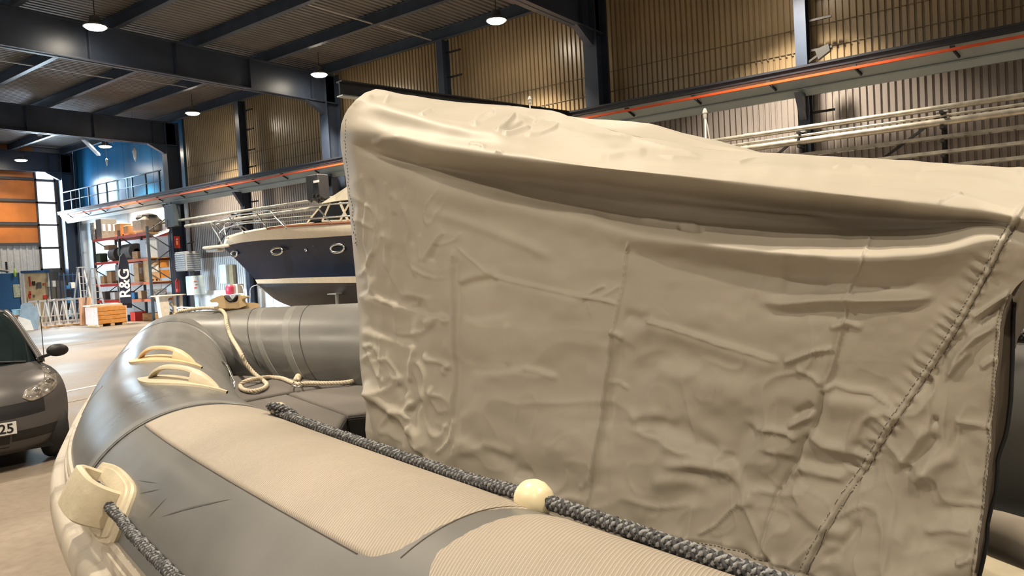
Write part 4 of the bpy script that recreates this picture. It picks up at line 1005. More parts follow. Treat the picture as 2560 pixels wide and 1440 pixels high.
# double stitching of the seam, slit hem and bottom hem
M_thread = mat('dark_thread', (.11, .09, .07), .8)
def stitches(pl, name, px_step=9.0, duty=.6, r=.0009):
    mb = MB(); P_ = []
    for i in range(len(pl) - 1):
        L = math.hypot(pl[i + 1][0] - pl[i][0], pl[i + 1][1] - pl[i][1]); n = max(1, int(L / px_step))
        for k in range(n):
            t0_, t1_ = k / n, (k + duty) / n
            a = [pl[i][q] + (pl[i + 1][q] - pl[i][q]) * t0_ for q in (0, 1)]; b = [pl[i][q] + (pl[i + 1][q] - pl[i][q]) * t1_ for q in (0, 1)]
            pa, pb = Vector(onc(*a)), Vector(onc(*b))
            if (pa - pb).length > 1e-5: mb.tube([pa, pb], r, 4)
    return mb.build(name, M_thread, cover)
vis = [p for p in SEAM if p[1] < 1445]
stitches(vis[1:], 'stitching', 7, .85, .0006)
stitches([(x - 17, y - 6) for x, y in vis[1:]], 'stitching', 9, .5, .0005)
stitches([(x - 13, y) for y, x in SLIT[1:-1]], 'stitching', 9, .5, .0004)
stitches([(x - 7, y) for y, x in SLIT[1:-1]], 'stitching', 9, .5, .0004)
stitches([(x, float(hemf(x))) for x in range(1560, 1960, 40)], 'stitching', 10, .5)
stitches([(866, 300), (862, 350), (868, 420), (880, 520), (890, 620)], 'stitching', 8, .5)
# piping along the slit, brown inner facing behind it and the dark inner edge of the other flap
MB().tube([onc(x - 1, y, .001) for y, x in SLIT[:-1]], .0022, 6).build('edge_piping', M_thread, cover, smooth=True)
inner = [(735, 2536), (800, 2533), (900, 2531), (1000, 2527), (1060, 2520), (1090, 2514), (1130, 2500), (1150, 2494), (1180, 2494), (1230, 2490), (1270, 2478), (1310, 2469), (1350, 2468), (1400, 2458), (1450, 2446), (1540, 2425)]
rows = []
for k, t in enumerate(np.linspace(0, 1, 10)):
    rows.append([bwv(bseen(np.interp(y, SLIT[:, 0], SLIT[:, 1]) - 22 + (x + 22 - np.interp(y, SLIT[:, 0], SLIT[:, 1])) * t, y, s=1.155 + .03 * t)) for y, x in inner])
MB().grid(rows).build('inner_facing', M_lining, cover, smooth=True)
MB().tube([bwv(bseen(x, y, s=1.182)) for y, x in inner], .0028, 8).build('edge_piping', M_black, cover, smooth=True)
# aft flap running on to the right of the slit
flap = [[(2528, 737), (2534, 760), (2536, 800), (2534, 850), (2536, 872)], [(2545, 715), (2546, 755), (2548, 790), (2545, 830), (2540, 868)], [(2556, 690), (2560, 740), (2566, 780), (2562, 800), (2548, 840)], [(2600, 640), (2610, 700), (2612, 740), (2608, 760), (2580, 790)]]
rows = [[bwv(bseen(x, y, s=1.13 + .05 * i + .012 * math.sin(i * 2.3 + k))) for i, (x, y) in enumerate(r)] for k, r in enumerate(flap)]
rows = [[tuple(p) for p in catmull(r, 6)] for r in rows]; rows = [list(r) for r in zip(*[[tuple(q) for q in catmull([rows[i][j_] for i in range(4)], 6)] for j_ in range(len(rows[0]))])]
MB().grid(rows).build('aft_flap', M_cover, cover, smooth=True)
MB().tube([bwv(bseen(x, y, s=1.12)) for x, y in ((2528, 738), (2536, 722), (2546, 706), (2556, 690))], .004, 6).build('zip_end', M_thread, cover, smooth=True)
# beige cushion seen low through the gap behind the slit
bolster = thing('aft_bolster', 'beige padded bolster glimpsed behind the slit of the cover at the lower right', 'bolster', tuple(bwv(bseen(2520, 1360, s=1.75))))
pA, pB = bseen(2440, 1318, s=1.75), bseen(2640, 1385, s=1.6)
MB().tube([bwv(pA + (pB - pA) * t) for t in np.linspace(0, 1, 8)], [.03, .045, .048, .048, .048, .048, .045, .03], 20).build('bolster_body', M_patch, bolster, smooth=True)
MB().box(bw(.35, 1.95, -.90), (.5, .5, .26), rz=-math.atan2(BA[0], BA[1]), bev=.03).build('bolster_base', M_cream, bolster)
# slender white antennas showing above the cover
def antenna(px, y0, y1, s_, lb, kind):
    top = bwv(bseen(px, y0, s=s_)); bot = bw(*(bseen(px + 2, y1, s=s_)[:2]), -.98)
    t = thing('whip_antenna', lb, 'antenna', tuple(bot)); T_ = Vector(top); B_ = Vector(bot)
    MB().tube([B_, T_ - Vector((0, 0, .02))], .0028, 8).build('mast', M_white, t, smooth=True)
    MB().lathe([(.0025, -.030), (.0055, -.027), (.0055, -.016), (.0035, -.014), (.0085, -.011), (.0065, -.002), (.003, .004), (.0005, .005)], tuple(T_), n=14).build('antenna_head', M_white, t, smooth=True, angle=50)
    MB().lathe([(.04, 0), (.04, .01), (.012, .02), (.010, .06)], tuple(B_ + Vector((0, 0, .0))), n=14).build('base', M_white, t, smooth=True, angle=40)
    if kind: MB().tube([T_ - Vector((0, 0, .025)), T_ - Vector((-.006, .005, .06)), T_ - Vector((-.012, .008, .11)), T_ - Vector((-.003, .003, .135))], .0022, 6).build('stay', M_white, t, smooth=True)
antenna(1324, 243, 270, 2.15, 'short white antenna tip poking up over the cover ridge, left one', False)
antenna(1762, 274, 380, 2.15, 'taller white antenna with a side stay standing above the cover ridge', True)
# ================================================================= THE MOTOR YACHT ON ITS STANDS
M_navy = mat('navy_hull_paint', (.006, .011, .032), .30, 0, .2, 1, spec=.2)
M_creamgel = mat('cream_gelcoat', (.78, .70, .55), .3, var=.06)
M_antif = mat('black_bottom_paint', (.020, .020, .022), .45, var=.3, vscale=4)
M_glassdark = mat('dark_cabin_glass', (.02, .022, .025), .08)
M_brownrub = mat('brown_toe_rail', (.30, .10, .04), .45)
YX = 14.2
yacht = thing('motor_yacht', 'navy blue and cream motor yacht propped ashore behind the inflatable boat', 'yacht', (YX, 15, 0))
def yrow(pl, bl):
    """pixels along a line of the hull side with the half breadth there"""
    return [on_x(x, y, YX - b) for (x, y), b in zip(pl, bl)]
def ydense(row, n=8): return [tuple(p) for p in catmull(row, n)]
B0 = [0.02, .42, .80, 1.10, 1.36, 1.60, 1.66, 1.70]
XS = [600, 667, 740, 810, 883, 960, 1060]
R_top = yrow([(561, 603), (580, 592), (613, 582), (650, 575), (717, 567), (877, 557), (960, 553), (1080, 550)], [.06, .42, .80, 1.08, 1.34, 1.60, 1.66, 1.70])
R_nav = yrow([(557, 617), (600, 607), (667, 600), (740, 597), (810, 593), (883, 588), (960, 585), (1080, 582)], [.02, .40, .80, 1.08, 1.32, 1.54, 1.62, 1.66])
R_st1 = yrow([(638, 699), (660, 698), (690, 697), (730, 695), (790, 693), (883, 691), (960, 690), (1080, 689)], [.02, .12, .30, .55, .85, 1.20, 1.40, 1.5])
R_st2 = yrow([(643, 709), (665, 709), (695, 708.5), (735, 708), (790, 707.5), (883, 707), (960, 707), (1080, 707)], [.02, .10, .26, .48, .78, 1.14, 1.34, 1.45])
R_kl = yrow([(646, 712), (668, 733), (694, 752), (735, 768), (790, 778), (883, 788), (960, 796), (1080, 806)], [.0, .0, .0, .0, .0, .0, .0, .0])
def mirr(P): return [(2 * YX - p[0], p[1], p[2]) for p in P]
def yskin(rows, nm, mt, bulge=0.0, k=7):
    D = [ydense(r) for r in rows]; g = MB()
    lo, hi = np.array(D[0]), np.array(D[-1]); R_ = []
    for t in np.linspace(0, 1, k):
        q = hi * 0 + (lo * (1 - t) + hi * t); q[:, 0] += bulge * math.sin(PI * t) * np.linspace(.2, 1, len(q)); R_.append([tuple(p) for p in q])
    g.grid(R_); g.grid([mirr(r) for r in R_]); return g.build(nm, mt, yacht, smooth=True)
yskin([R_nav, R_st1], 'hull_side', M_navy, bulge=.10)
yskin([R_st1, R_st2], 'waterline_stripe', M_creamgel)
yskin([R_st2, R_kl], 'hull_bottom', M_antif, bulge=-.18)
yskin([R_top, R_nav], 'topsides', M_creamgel, bulge=-.04)
dk_ = MB(); T_ = ydense(R_top); dk_.grid([[(p[0] * (1 - t) + (2 * YX - p[0]) * t, p[1], p[2] + .16 * math.sin(PI * t)) for p in T_] for t in np.linspace(0, 1, 9)]); dk_.build('foredeck', M_creamgel, yacht, smooth=True)
MB().tube([on_x(x, y, YX - b) for (x, y), b in (((668, 572), 1.15), ((717, 565.5), 1.34), ((800, 560), 1.5), ((877, 555.5), 1.6), ((960, 551), 1.66))], .035, 8).build('toe_rail', M_brownrub, yacht)
# anchor platform
pf = on_x(523, 621, YX); pr_ = on_x(566, 604, YX)
MB().box(((pf[0] + pr_[0]) / 2, (pf[1] + pr_[1]) / 2 - .2, pf[2] + .02), (.5, abs(pf[1] - pr_[1]) + .5, .10), bev=.04).build('anchor_platform', M_creamgel, yacht)
MB().box((YX, pf[1] - .35, pf[2] - .09), (.3, .7, .1), bev=.03).build('anchor_roller', M_galv, yacht)
# pulpit and rails
rails = [[(555, 610, .1), (528, 560, .25), (534, 555, .45), (572, 543, .9), (596, 537, 1.1), (640, 532, 1.3), (672, 526, 1.45), (690, 545, 1.48), (716, 571, 1.5)],
         [(547, 584, .3), (562, 571, .7), (600, 560, 1.05), (640, 556, 1.25), (700, 553, 1.4), (800, 545, 1.55), (900, 538, 1.6)],
         [(533, 557, .45), (550, 575, .5), (571, 596, .55)], [(572, 543, .9), (590, 560, .9), (611, 583, .92)], [(640, 532, 1.3), (655, 553, 1.2), (668, 573, 1.2)],
         [(672, 526, 1.45), (760, 517, 1.5), (860, 508, 1.6), (960, 500, 1.6)], [(795, 520, 1.5), (812, 540, 1.5), (830, 560, 1.55)]]
for r in rails:
    P_ = [on_x(x, y, YX - b) for x, y, b in r]; MB().tube(ydense(P_, 5), .022, 8).build('deck_rail', M_steel, yacht, smooth=True); MB().tube(mirr(ydense(P_, 5)), .022, 8).build('deck_rail', M_steel, yacht, smooth=True)
MB().tube([(YX - .25, on_x(528, 560, YX - .25)[1], on_x(528, 560, YX - .25)[2]), (YX + .25, on_x(528, 560, YX - .25)[1], on_x(528, 560, YX - .25)[2])], .022, 8).build('pulpit_bar', M_steel, yacht, smooth=True)
# portholes
def porthole(px, py, b, w, h, R=None):
    c = Vector(on_x(px, py, YX - b)) + Vector((-.03, 0, 0)); q = MB()
    sl = .0
    ring = [(c.x + .10 * (math.sin(a) * h) , c.y + math.cos(a) * w, c.z + math.sin(a) * h) for a in np.linspace(0, 2 * PI, 28, endpoint=False)]
    q.tube(ring, .035, 8, closed=True); f = q.build('porthole_rim', M_steel, yacht, smooth=True)
    MB().prism([(p[0], p[1], p[2]) for p in ring], (.05, 0, 0)).build('porthole_glass', M_glassdark, f)
porthole(695, 628, .86, .27, .095); porthole(846, 621, 1.30, .27, .11); porthole(588, 634, .18, .17, .09)
MB().lathe([(.05, 0), (.05, .05), (.02, .06)], tuple(on_x(768, 625, YX - 1.15)), axis='x', n=14, R=Matrix.Rotation(PI, 3, 'Z')).build('hull_vent', M_steel, yacht)
# cabin with raked windscreen
def yc(px, py, b): return tuple(on_x(px, py, YX - b))
cab = MB(); L_ = [yc(740, 560, .9), yc(806, 506, .85), yc(872, 466, .8), yc(960, 448, .8)]
cab.grid([[yc(806, 506, .9), yc(838, 487, .9), yc(874, 463, .9), yc(1000, 440, .9)], [yc(806, 508, 1.1), yc(838, 500, 1.1), yc(874, 497, 1.1), yc(1000, 490, 1.1)]])
A_ = [yc(804, 507, 1.05), yc(838, 486, 1.0), yc(874, 462, 1.0), yc(1000, 436, 1.0)]; B_ = [yc(804, 509, 1.12), yc(838, 503, 1.12), yc(874, 499, 1.12), yc(1000, 490, 1.12)]
g = MB(); g.grid([B_, A_, mirr(A_), mirr(B_)]); g.grid([B_, mirr(B_)]); g.build('hardtop', M_creamgel, yacht)
g = MB(); W0 = [yc(770, 556, .95), yc(806, 553, 1.2), yc(1000, 548, 1.25)]; W1 = [yc(806, 512, .95), yc(826, 507, 1.05), yc(1000, 494, 1.1)]
g.grid([W0, W1]); g.grid([mirr(W0), mirr(W1)]); g.grid([[W0[0], W1[0]], [mirr(W0)[0], mirr(W1)[0]]]); g.build('windscreen', M_glassdark, yacht)
g = MB()
for a, b in ((W0[0], W1[0]), (W0[1], W1[1]), (W0[1], W0[2]), (yc(870, 552, 1.26), yc(850, 506, 1.1)), (yc(850, 553, 1.26), yc(874, 507, 1.1))): g.bar(a, b, .05)
g.build('window_post', M_creamgel, yacht)
g = MB()
random.seed(3)
for i in range(16): c = Vector(yc(792 + random.uniform(-14, 12), 497 + random.uniform(-10, 8), .5)); g.lathe([(.001, -.06), (.06, 0), (.001, .06)], tuple(c), n=7)
g.build('deck_gear', M_black, yacht)
# stand
st_ = thing('yacht_stand', 'white screw jack stand with a flat pad under the dark yacht hull', 'jack stand', (*on_x(842, 757, 13.3)[:2], 0))
c = on_x(842, 736, 13.3)
MB().tube([(c[0], c[1], .02), (c[0], c[1], c[2])], .05, 12).build('post', M_white, st_, smooth=True)
MB().box((c[0], c[1], c[2] + .02), (.36, .36, .03)).build('pad', M_galv, st_)
for k in range(3):
    a = k * 2.1; MB().bar((c[0], c[1], .6), (c[0] + .5 * math.cos(a), c[1] + .5 * math.sin(a), .02), .05).build('leg', M_galv, st_)
kb = thing('keel_block', 'stacked timber keel blocks under the yacht amidships', 'keel block', (YX, 12.0, 0))
hz = R_kl[5][2] - .05
MB().box((YX, 12.6, hz / 2), (.9, .5, max(.2, hz))).build('timber_stack', M_wood, kb)

# ================================================================= PALLET RACK AND ITS LOAD
M_rackblue = mat('dark_rack_upright', (.05, .07, .085), .45)
M_rackred = mat('red_rack_beam', (.62, .045, .03), .4)
M_rackorange = mat('faded_orange_beam', (.72, .20, .10), .45)
RX0, RX1 = 17.0, 18.05
RY = [32.95, 35.6, 38.2]
SH = [1.02, 1.80, 2.88, 4.02]
rack = thing('pallet_rack', 'tall two-bay pallet rack with red beams against the white end of the right wall', 'rack', (17.5, 35.5, 0))
for y in RY:
    for x in (RX0, RX1): MB().box((x, y, 2.15), (.10, .09, 4.3)).build('upright', M_rackblue, rack)
    b_ = MB()
    for k, z in enumerate(np.arange(.3, 4.1, .75)): b_.bar((RX0 if k % 2 else RX1, y, z), (RX1 if k % 2 else RX0, y, z + .7), .04)
    b_.build('cross_brace', M_rackblue, rack)
for bi in range(2):
    for si, z in enumerate(SH):
        for x in (RX0 - .03, RX1 + .03): MB().box((x, (RY[bi] + RY[bi + 1]) / 2, z - .06), (.05, RY[bi + 1] - RY[bi] - .09, .12)).build('beam', M_rackred if bi or si == 3 else M_rackorange, rack)
        MB().box(((RX0 + RX1) / 2, (RY[bi] + RY[bi + 1]) / 2, z - .01), (RX1 - RX0, RY[bi + 1] - RY[bi] - .1, .03)).build('shelf_board', M_wood, rack)
M_crate = mat('dark_grey_crate', (.10, .10, .10), .55); M_crate2 = mat('light_grey_crate', (.46, .47, .47), .6, var=.35, vscale=14, col2=(.12, .12, .13))
M_bagcream = mat('cream_sacking', (.62, .55, .46), .85, var=.1); M_blue = MATS['glossy_blue_panels']; M_bluebin = mat('blue_bin', (.05, .20, .42), .5)
M_orangeboard = mat('orange_formply', (.66, .27, .06), .5, var=.15)
def rbox(nm, lb, cat, pxl, zb, dy, dx, h, mt, X=17.04, pallet=False, grp=None, lid=None, slots=False):
    Y1 = on_x(pxl, 650, X)[1]; t = thing(nm, lb, cat, (X + dx / 2, Y1 - dy / 2, zb), grp); z0 = zb
    if pallet:
        for k in (0, .5, 1): MB().box((X + .06 + (dx - .12) * k, Y1 - dy / 2, zb + .045), (.1, dy, .09)).build('pallet_foot', M_wood, t)
        z0 += .09
    MB().box((X + dx / 2, Y1 - dy / 2, z0 + h / 2), (dx, dy, h), bev=.012).build('body', mt, t)
    if lid: MB().box((X + dx / 2, Y1 - dy / 2, z0 + h + .01), (dx + .02, dy + .02, .03)).build('lid', lid, t)
    if slots:
        s_ = MB()
        for k in range(3): s_.box((X + .12 + (dx - .24) * k / 2, Y1 - dy - .006, z0 + h * .55), (.12, .012, h * .35))
        s_.build('label_sheet', M_white, t)
    return t
g4 = 'things on the top rack level'
rbox('storage_crate', 'slim dark grey crate at the far left end of the top rack level', 'crate', 231, 4.02, .42, .5, .86, M_crate2, grp=g4)
rbox('storage_crate', 'tall dark crate with pale patched front on the top rack level', 'crate', 246, 4.02, .55, .75, .98, M_crate, grp=g4, slots=True)
rbox('cardboard_box', 'brown cardboard box alone on the middle of the top rack level', 'box', 292, 4.02, .5, .55, .52, M_card, pallet=True, grp=g4)
rbox('cardboard_box', 'low pinkish cardboard box beside the cream sack on the top rack level', 'box', 314, 4.02, .4, .35, .36, M_card, pallet=True, grp=g4)
t = thing('cream_sack', 'bulging cream sack with a dark heap on top on the top rack level', 'sack', (17.6, 34.1, 4.02), g4)
MB().box((17.62, 34.1, 4.42), (1.0, 1.1, .78), bev=.16).build('body', M_bagcream, t)
MB().lathe([(.5, 0), (.42, .12), (.2, .2), (.001, .22)], (17.62, 34.1, 4.78), n=10).build('heap', M_crate, t)
g3 = 'things on the second rack level from the top'
def roll(lb, px, z, r, L, mt):
    Y1 = on_x(px, 650, 17.0)[1]; t = thing('rubber_roll', lb, 'roll', (17.3, Y1, z - r), g3)
    # axis runs across the rack, towards the camera
    pr = [(r * .32, 0), (r * .34, .02), (r, .0), (r, L), (r * .32, L)]
    MB().lathe([(r * .36, 0), (r, 0), (r, L), (r * .36, L), (r * .36, 0)], (17.35, Y1 - L, z), axis='y', n=24).build('body', mt, t, smooth=True, angle=40)
    MB().lathe([(r * .34, .04), (.001, .04)], (17.35, Y1 - L, z), axis='y', n=20).build('core', M_black, t)
roll('small black rubber roll on the second level of the rack', 268, 3.22, .33, .6, M_crate)
roll('big grey rubber roll with round hollow on the second level of the rack', 296, 3.26, .38, 1.1, mat('grey_rubber', (.16, .16, .16), .5))
rbox('cardboard_box', 'orange-brown box tucked behind the black rubber roll', 'box', 262, 3.5, .5, .4, .24, M_card, X=17.5, grp=g3)
rbox('tool_bag', 'dark green bag hanging over the left end of the second rack level', 'bag', 240, 2.9, .45, .35, .42, mat('dark_green_cloth', (.05, .07, .04), .8), X=16.95, grp=g3)
rbox('cardboard_box', 'small low cardboard box beside the stack of pale blue crates', 'box', 331, 2.9, .5, .35, .25, M_card, pallet=True, grp=g3)
rbox('crate_stack', 'stack of pale blue-white bottle crates on the second rack level', 'crate stack', 352, 2.9, .5, .55, .82, mat('pale_blue_crates', (.42, .50, .60), .5, col2=(.75, .8, .85), vscale=30), grp=g3)
g2 = 'things on the third rack level'
rbox('cardboard_box', 'small cardboard box left end of the third rack level', 'box', 247, 1.82, .4, .3, .3, M_card, pallet=True, grp=g2)
rbox('cardboard_box', 'taller cardboard box with dark top beside the grey crate on third level', 'box', 264, 1.82, .45, .42, .5, M_card, pallet=True, lid=M_crate, grp=g2)
rbox('storage_crate', 'light grey crate behind the banner on the third rack level', 'crate', 286, 1.95, .5, .3, .75, M_crate2, grp=g2)
rbox('cardboard_box', 'tall box with white label just right of the banner', 'box', 332, 1.82, .45, .42, .78, M_card, pallet=True, grp=g2, slots=True)
rbox('cardboard_box', 'tall box with white label nearest the right rack upright', 'box', 356, 1.82, .5, .5, .86, M_card, pallet=True, grp=g2, slots=True)
g1 = 'odds and ends on the lowest rack levels'
random.seed(11)
cols = [('dark', M_crate), ('blue', M_bluebin), ('white', M_white), ('brown', M_card), ('red', M_red), ('grey', M_crate2)]
pos_w = ['far left end', 'left quarter', 'left of the banner', 'right of the banner', 'right quarter', 'right end']
for lev, (z, hh, nm_) in enumerate(((1.04, .42, 'fourth'), (.0, .45, 'bottom'))):
    for k in range(6 if lev == 0 else 4):
        px = 246 + k * 23; cn, mt = cols[(k * 2 + lev * 3 + (k // 3)) % 6] if lev == 0 else cols[(k * 2 + lev * 3 + (k // 3)) % 6]
        rbox('parts_bin', '%s parts bin at the %s of the %s rack level' % (cn, pos_w[k], nm_), 'bin', px, z, random.uniform(.3, .6), random.uniform(.35, .8), hh * random.uniform(.6, 1), mt, grp=g1)
rbox('wooden_box', 'long pale wooden box on the floor under the right rack bay', 'box', 346, 0.0, 1.0, .9, .36, M_wood, X=17.09, grp=g1)
# orange boards in the end of the rack
for k, (z, h) in enumerate(((1.95, .36), (2.42, .34))):
    t = thing('board_stack', ('lower' if k == 0 else 'upper') + ' stack of orange boards seen through the right end of the rack', 'board stack', (17.6, 33.3, z))
    MB().box((17.79, 33.75, z + h / 2), (.42, 1.2, h)).build('boards', M_orangeboard, t)

# feather banner
fb = on_y(316, 778, 33.6); fb[2] = 0
bn_ = thing('feather_banner', 'tall black feather banner with white letters R&G in front of the rack', 'banner', tuple(fb))
fd = Vector((-fb[0], -fb[1], 0)).normalized(); fr2 = Vector((0, 0, 1)).cross(fd).normalized()     # fr2 points to the right as seen
if fr2.dot(Vector(RT)) < 0: fr2 = -fr2
def bpnt(x, z, o=0): return tuple(Vector((fb[0], fb[1], z)) + fr2 * x + fd * o)
zt = on_y(318, 632, 33.6)[2]; zb_ = on_y(318, 770, 33.6)[2]
outl_ = [(-.22, zb_), (.24, zb_), (.26, zt * .62), (.22, zt * .85), (.10, zt * .98), (.02, zt), (-.08, zt * .93), (-.2, zt * .78)]
MB().prism([bpnt(x, z) for x, z in outl_], tuple(fd * -.02)).build('banner_cloth', mat('black_banner', (.012, .013, .025), .6), bn_)
MB().tube([bpnt(-.22, 0), bpnt(-.225, zt * .75), bpnt(-.1, zt * .95), bpnt(.02, zt)], .015, 6).build('pole', M_galv, bn_)
def text_mesh(txt, size, origin, xdir, ydir, mt, name, parent, ext=.004, sx=1.0, bold=0.0):
    cu = bpy.data.curves.new(name, 'FONT'); cu.body = txt; cu.size = size; cu.align_x = 'CENTER'; cu.align_y = 'CENTER'; cu.extrude = ext; cu.offset = bold
    to = bpy.data.objects.new(name + '_curve', cu); COL.objects.link(to); bpy.context.view_layer.update()
    m_ = bpy.data.meshes.new_from_object(to.evaluated_get(bpy.context.evaluated_depsgraph_get())); bpy.data.objects.remove(to); bpy.data.curves.remove(cu)
    x_ = Vector(xdir).normalized(); y_ = Vector(ydir).normalized(); z_ = x_.cross(y_)
    Mx = Matrix((x_ * sx, y_, z_)).transposed().to_4x4(); m_.transform(Matrix.Translation(Vector(origin)) @ Mx)
    m_.materials.clear(); m_.materials.append(mt); m_.name = name
    o = bpy.data.objects.new(name, m_); COL.objects.link(o); o.parent = parent; o.matrix_parent_inverse = origin_of(parent).inverted(); return o
text_mesh('R&G', .60, bpnt(.02, (zb_ + zt) / 2 - .12, .012), (0, 0, 1), tuple(-fr2), M_white, 'banner_lettering', bn_, sx=1.12, bold=.012)

# ================================================================= FLOOR AREA IN FRONT OF THE RACK
M_alu = mat('bright_aluminium', (.78, .80, .82), .35, .25, .08)
def ladder(px, ytop, ybot, Y, lb):
    b = on_y(px, ybot, Y); tp = on_y(px, ytop, Y); H = tp[2]; t = thing('step_ladder', lb, 'ladder', (b[0], Y, 0)); x0 = b[0]
    for sx in (-1, 1):
        MB().bar((x0 + sx * .10, Y + .0, H), (x0 + sx * .30, Y - .55, .0), .06).build('stile', M_alu, t)
        MB().bar((x0 + sx * .10, Y + .05, H), (x0 + sx * .32, Y + .6, .0), .05).build('rear_stile', M_alu, t)
    for k in range(7):
        f = (k + .7) / 8; MB().box((x0, Y - .55 * (1 - f), H * f), (.6 - .4 * f, .09, .03)).build('step', M_alu, t)
    MB().box((x0, Y, H), (.3, .2, .04)).build('top_cap', M_white, t)
ladder(211, 668, 795, 36.9, 'left aluminium step ladder standing before the rack')
ladder(240, 672, 795, 35.6, 'right aluminium step ladder with a wider foot before the rack')
# big wooden crate
cb = on_y(247, 815, 32.8)
ct = thing('wooden_crate', 'large orange-brown wooden crate on pallet feet in front of the rack', 'crate', (cb[0] + .7, 33.2, 0))
cx0, cx1 = cb[0] - .0, on_y(318, 810, 32.8)[0]
for z in (.2, .38, .56, .74): MB().box(((cx0 + cx1) / 2, 33.35, z), (cx1 - cx0, 1.1, .165)).build('side_board', M_orangeboard, ct)
for x in (cx0 - .012, cx1 + .012): MB().box((x, 33.35, .46), (.03, 1.12, .74)).build('end_board', mat('pink_wood', (.66, .48, .40), .6), ct)
for k in range(3): MB().box((cx0 + .1 + (cx1 - cx0 - .2) * k / 2, 33.35, .05), (.14, 1.1, .1)).build('pallet_foot', M_wood, ct)
MB().box(((cx0 + cx1) / 2 - .03, 33.4, .845), (cx1 - cx0 - .1, 1.0, .05)).build('lid', M_wood, ct)
lidp = thing('loose_board', 'pale board with dark gaps lying on the wooden crate', 'board', ((cx0 + cx1) / 2, 33.4, .87))
MB().box(((cx0 + cx1) / 2 - .06, 33.5, .90), (1.35, .7, .06)).build('slab', M_bagcream, lidp)
# leaning planks
for k in range(5):
    x = on_y(203 + k * 5, 812, 35.2)[0]; t = thing('wooden_plank', ('leftmost', 'second', 'middle', 'fourth', 'rightmost')[k] + ' of the five rough planks leaning beside the wooden crate', 'plank', (x, 35.2, 0), 'planks leaning by the crate')
    MB().bar((x, 35.2, .02), (x + .32 + .03 * k, 35.9, 1.25 - .04 * (k % 2)), .085, .03).build('plank', mat('brown_plank', (.36, .19, .10), .7), t)
# galvanised trestle frames in a row
def frame_thing(x, Y, w, h, lb, first=None):
    t = thing('folding_trestle', lb, 'trestle', (x, Y, 0), 'row of galvanised folding trestles')
    for sx in (-1, 1):
        MB().bar((x + sx * w * .28, Y, h), (x + sx * w * .5, Y - .25, 0), .05).build('leg', M_alu, t)
        MB().bar((x + sx * w * .28, Y, h), (x + sx * w * .5, Y + .25, 0), .05).build('leg', M_alu, t)
    MB().box((x, Y, h), (w * .95, .09, .08)).build('top_bar', M_alu, t)
    for z in (.22, .5): MB().box((x, Y - .25 * (1 - z / h), z), (w * (.98 - .4 * z / h), .04, .05)).build('cross_bar', M_alu, t)
    MB().bar((x - w * .4, Y - .18, .22), (x + w * .25, Y - .02, h * .9), .03).build('diagonal', M_alu, t)
lbs = ['leftmost galvanised trestle partly behind the white-blue panel', 'second galvanised trestle from the left in the row', 'third galvanised trestle, with two low cross bars', 'fourth galvanised trestle, in the middle of the row', 'fifth galvanised trestle towards the planks', 'rightmost galvanised trestle next to the leaning planks']
for k in range(6):
    x = on_y(88 + k * 22, 812, 36.9)[0]; frame_thing(x, 36.9 - .0 * k, .41, 1.2, lbs[k])
t = thing('pallet', 'low wooden pallet under the galvanised trestles', 'pallet', (on_y(150, 815, 36.4)[0], 36.3, 0))
for k in range(3): MB().box((on_y(150, 815, 36.4)[0], 36.05 + k * .2, .06), (1.5, .1, .03)).build('deck_board', M_wood, t)
for k in range(3): MB().box((on_y(150, 815, 36.4)[0] - .65 + k * .65, 36.25, .022), (.1, .5, .044)).build('bearer', M_wood, t)
# pale panels leaning on the floor
def pan(lb, nm, px0, pts, Y, mt, th=.03, lean=.25):
    o = on_y(px0, 822, Y); t = thing(nm, lb, 'panel', (o[0], Y, 0)); H = max(z for x, z in pts)
    MB().prism([(o[0] + x, Y + lean * z / H, z + .01) for x, z in pts], (0, th, 0)).build('panel', mt, t)
pan('tall rounded pale blue panel leaning before the trestles', 'rounded_panel', 76, [(-.35, 0), (.30, 0), (.42, .45), (.40, .8), (.25, 1.12), (0, 1.2), (-.2, 1.1), (-.32, .6)], 35.6, mat('pale_blue_panel', (.42, .58, .74), .25))
pan('white slanting panel with a straight top at the foot of the blue panel', 'white_panel', 58, [(-.25, 0), (.40, 0), (.36, .42), (.22, .50), (-.05, .62), (-.12, .3)], 35.3, M_white)
t = thing('red_tray', 'small red tray on the floor left of the white panel', 'tray', (*on_z(52, 822, 0)[:2], 0)); c = on_z(52, 822, 0)
MB().box((c[0], c[1], .06), (.4, .3, .1), bev=.02).build('body', M_red, t)
c = on_y(28, 800, 36.5); t = thing('cardboard_box', 'open cardboard box with white flaps beside the blue container', 'box', (c[0], 36.5, 0))
MB().box((c[0], 36.5, .42), (.5, .4, .5)).build('body', M_card, t); MB().box((c[0], 36.5, .08), (.6, .5, .16)).build('base', M_wood, t); MB().bar((c[0] - .22, 36.3, .66), (c[0] - .38, 36.25, .78), .3, .02).build('flap', M_white, t)
c = on_y(46, 790, 37.2); t = thing('waste_bin', 'pale blue waste bin behind the leaning panels', 'bin', (c[0], 37.2, 0)); MB().lathe([(.16, 0), (.22, .85), (.24, .87), (.24, .9)], (c[0], 37.2, 0), n=14).build('body', mat('pale_blue_bin', (.38, .62, .70), .5), t)
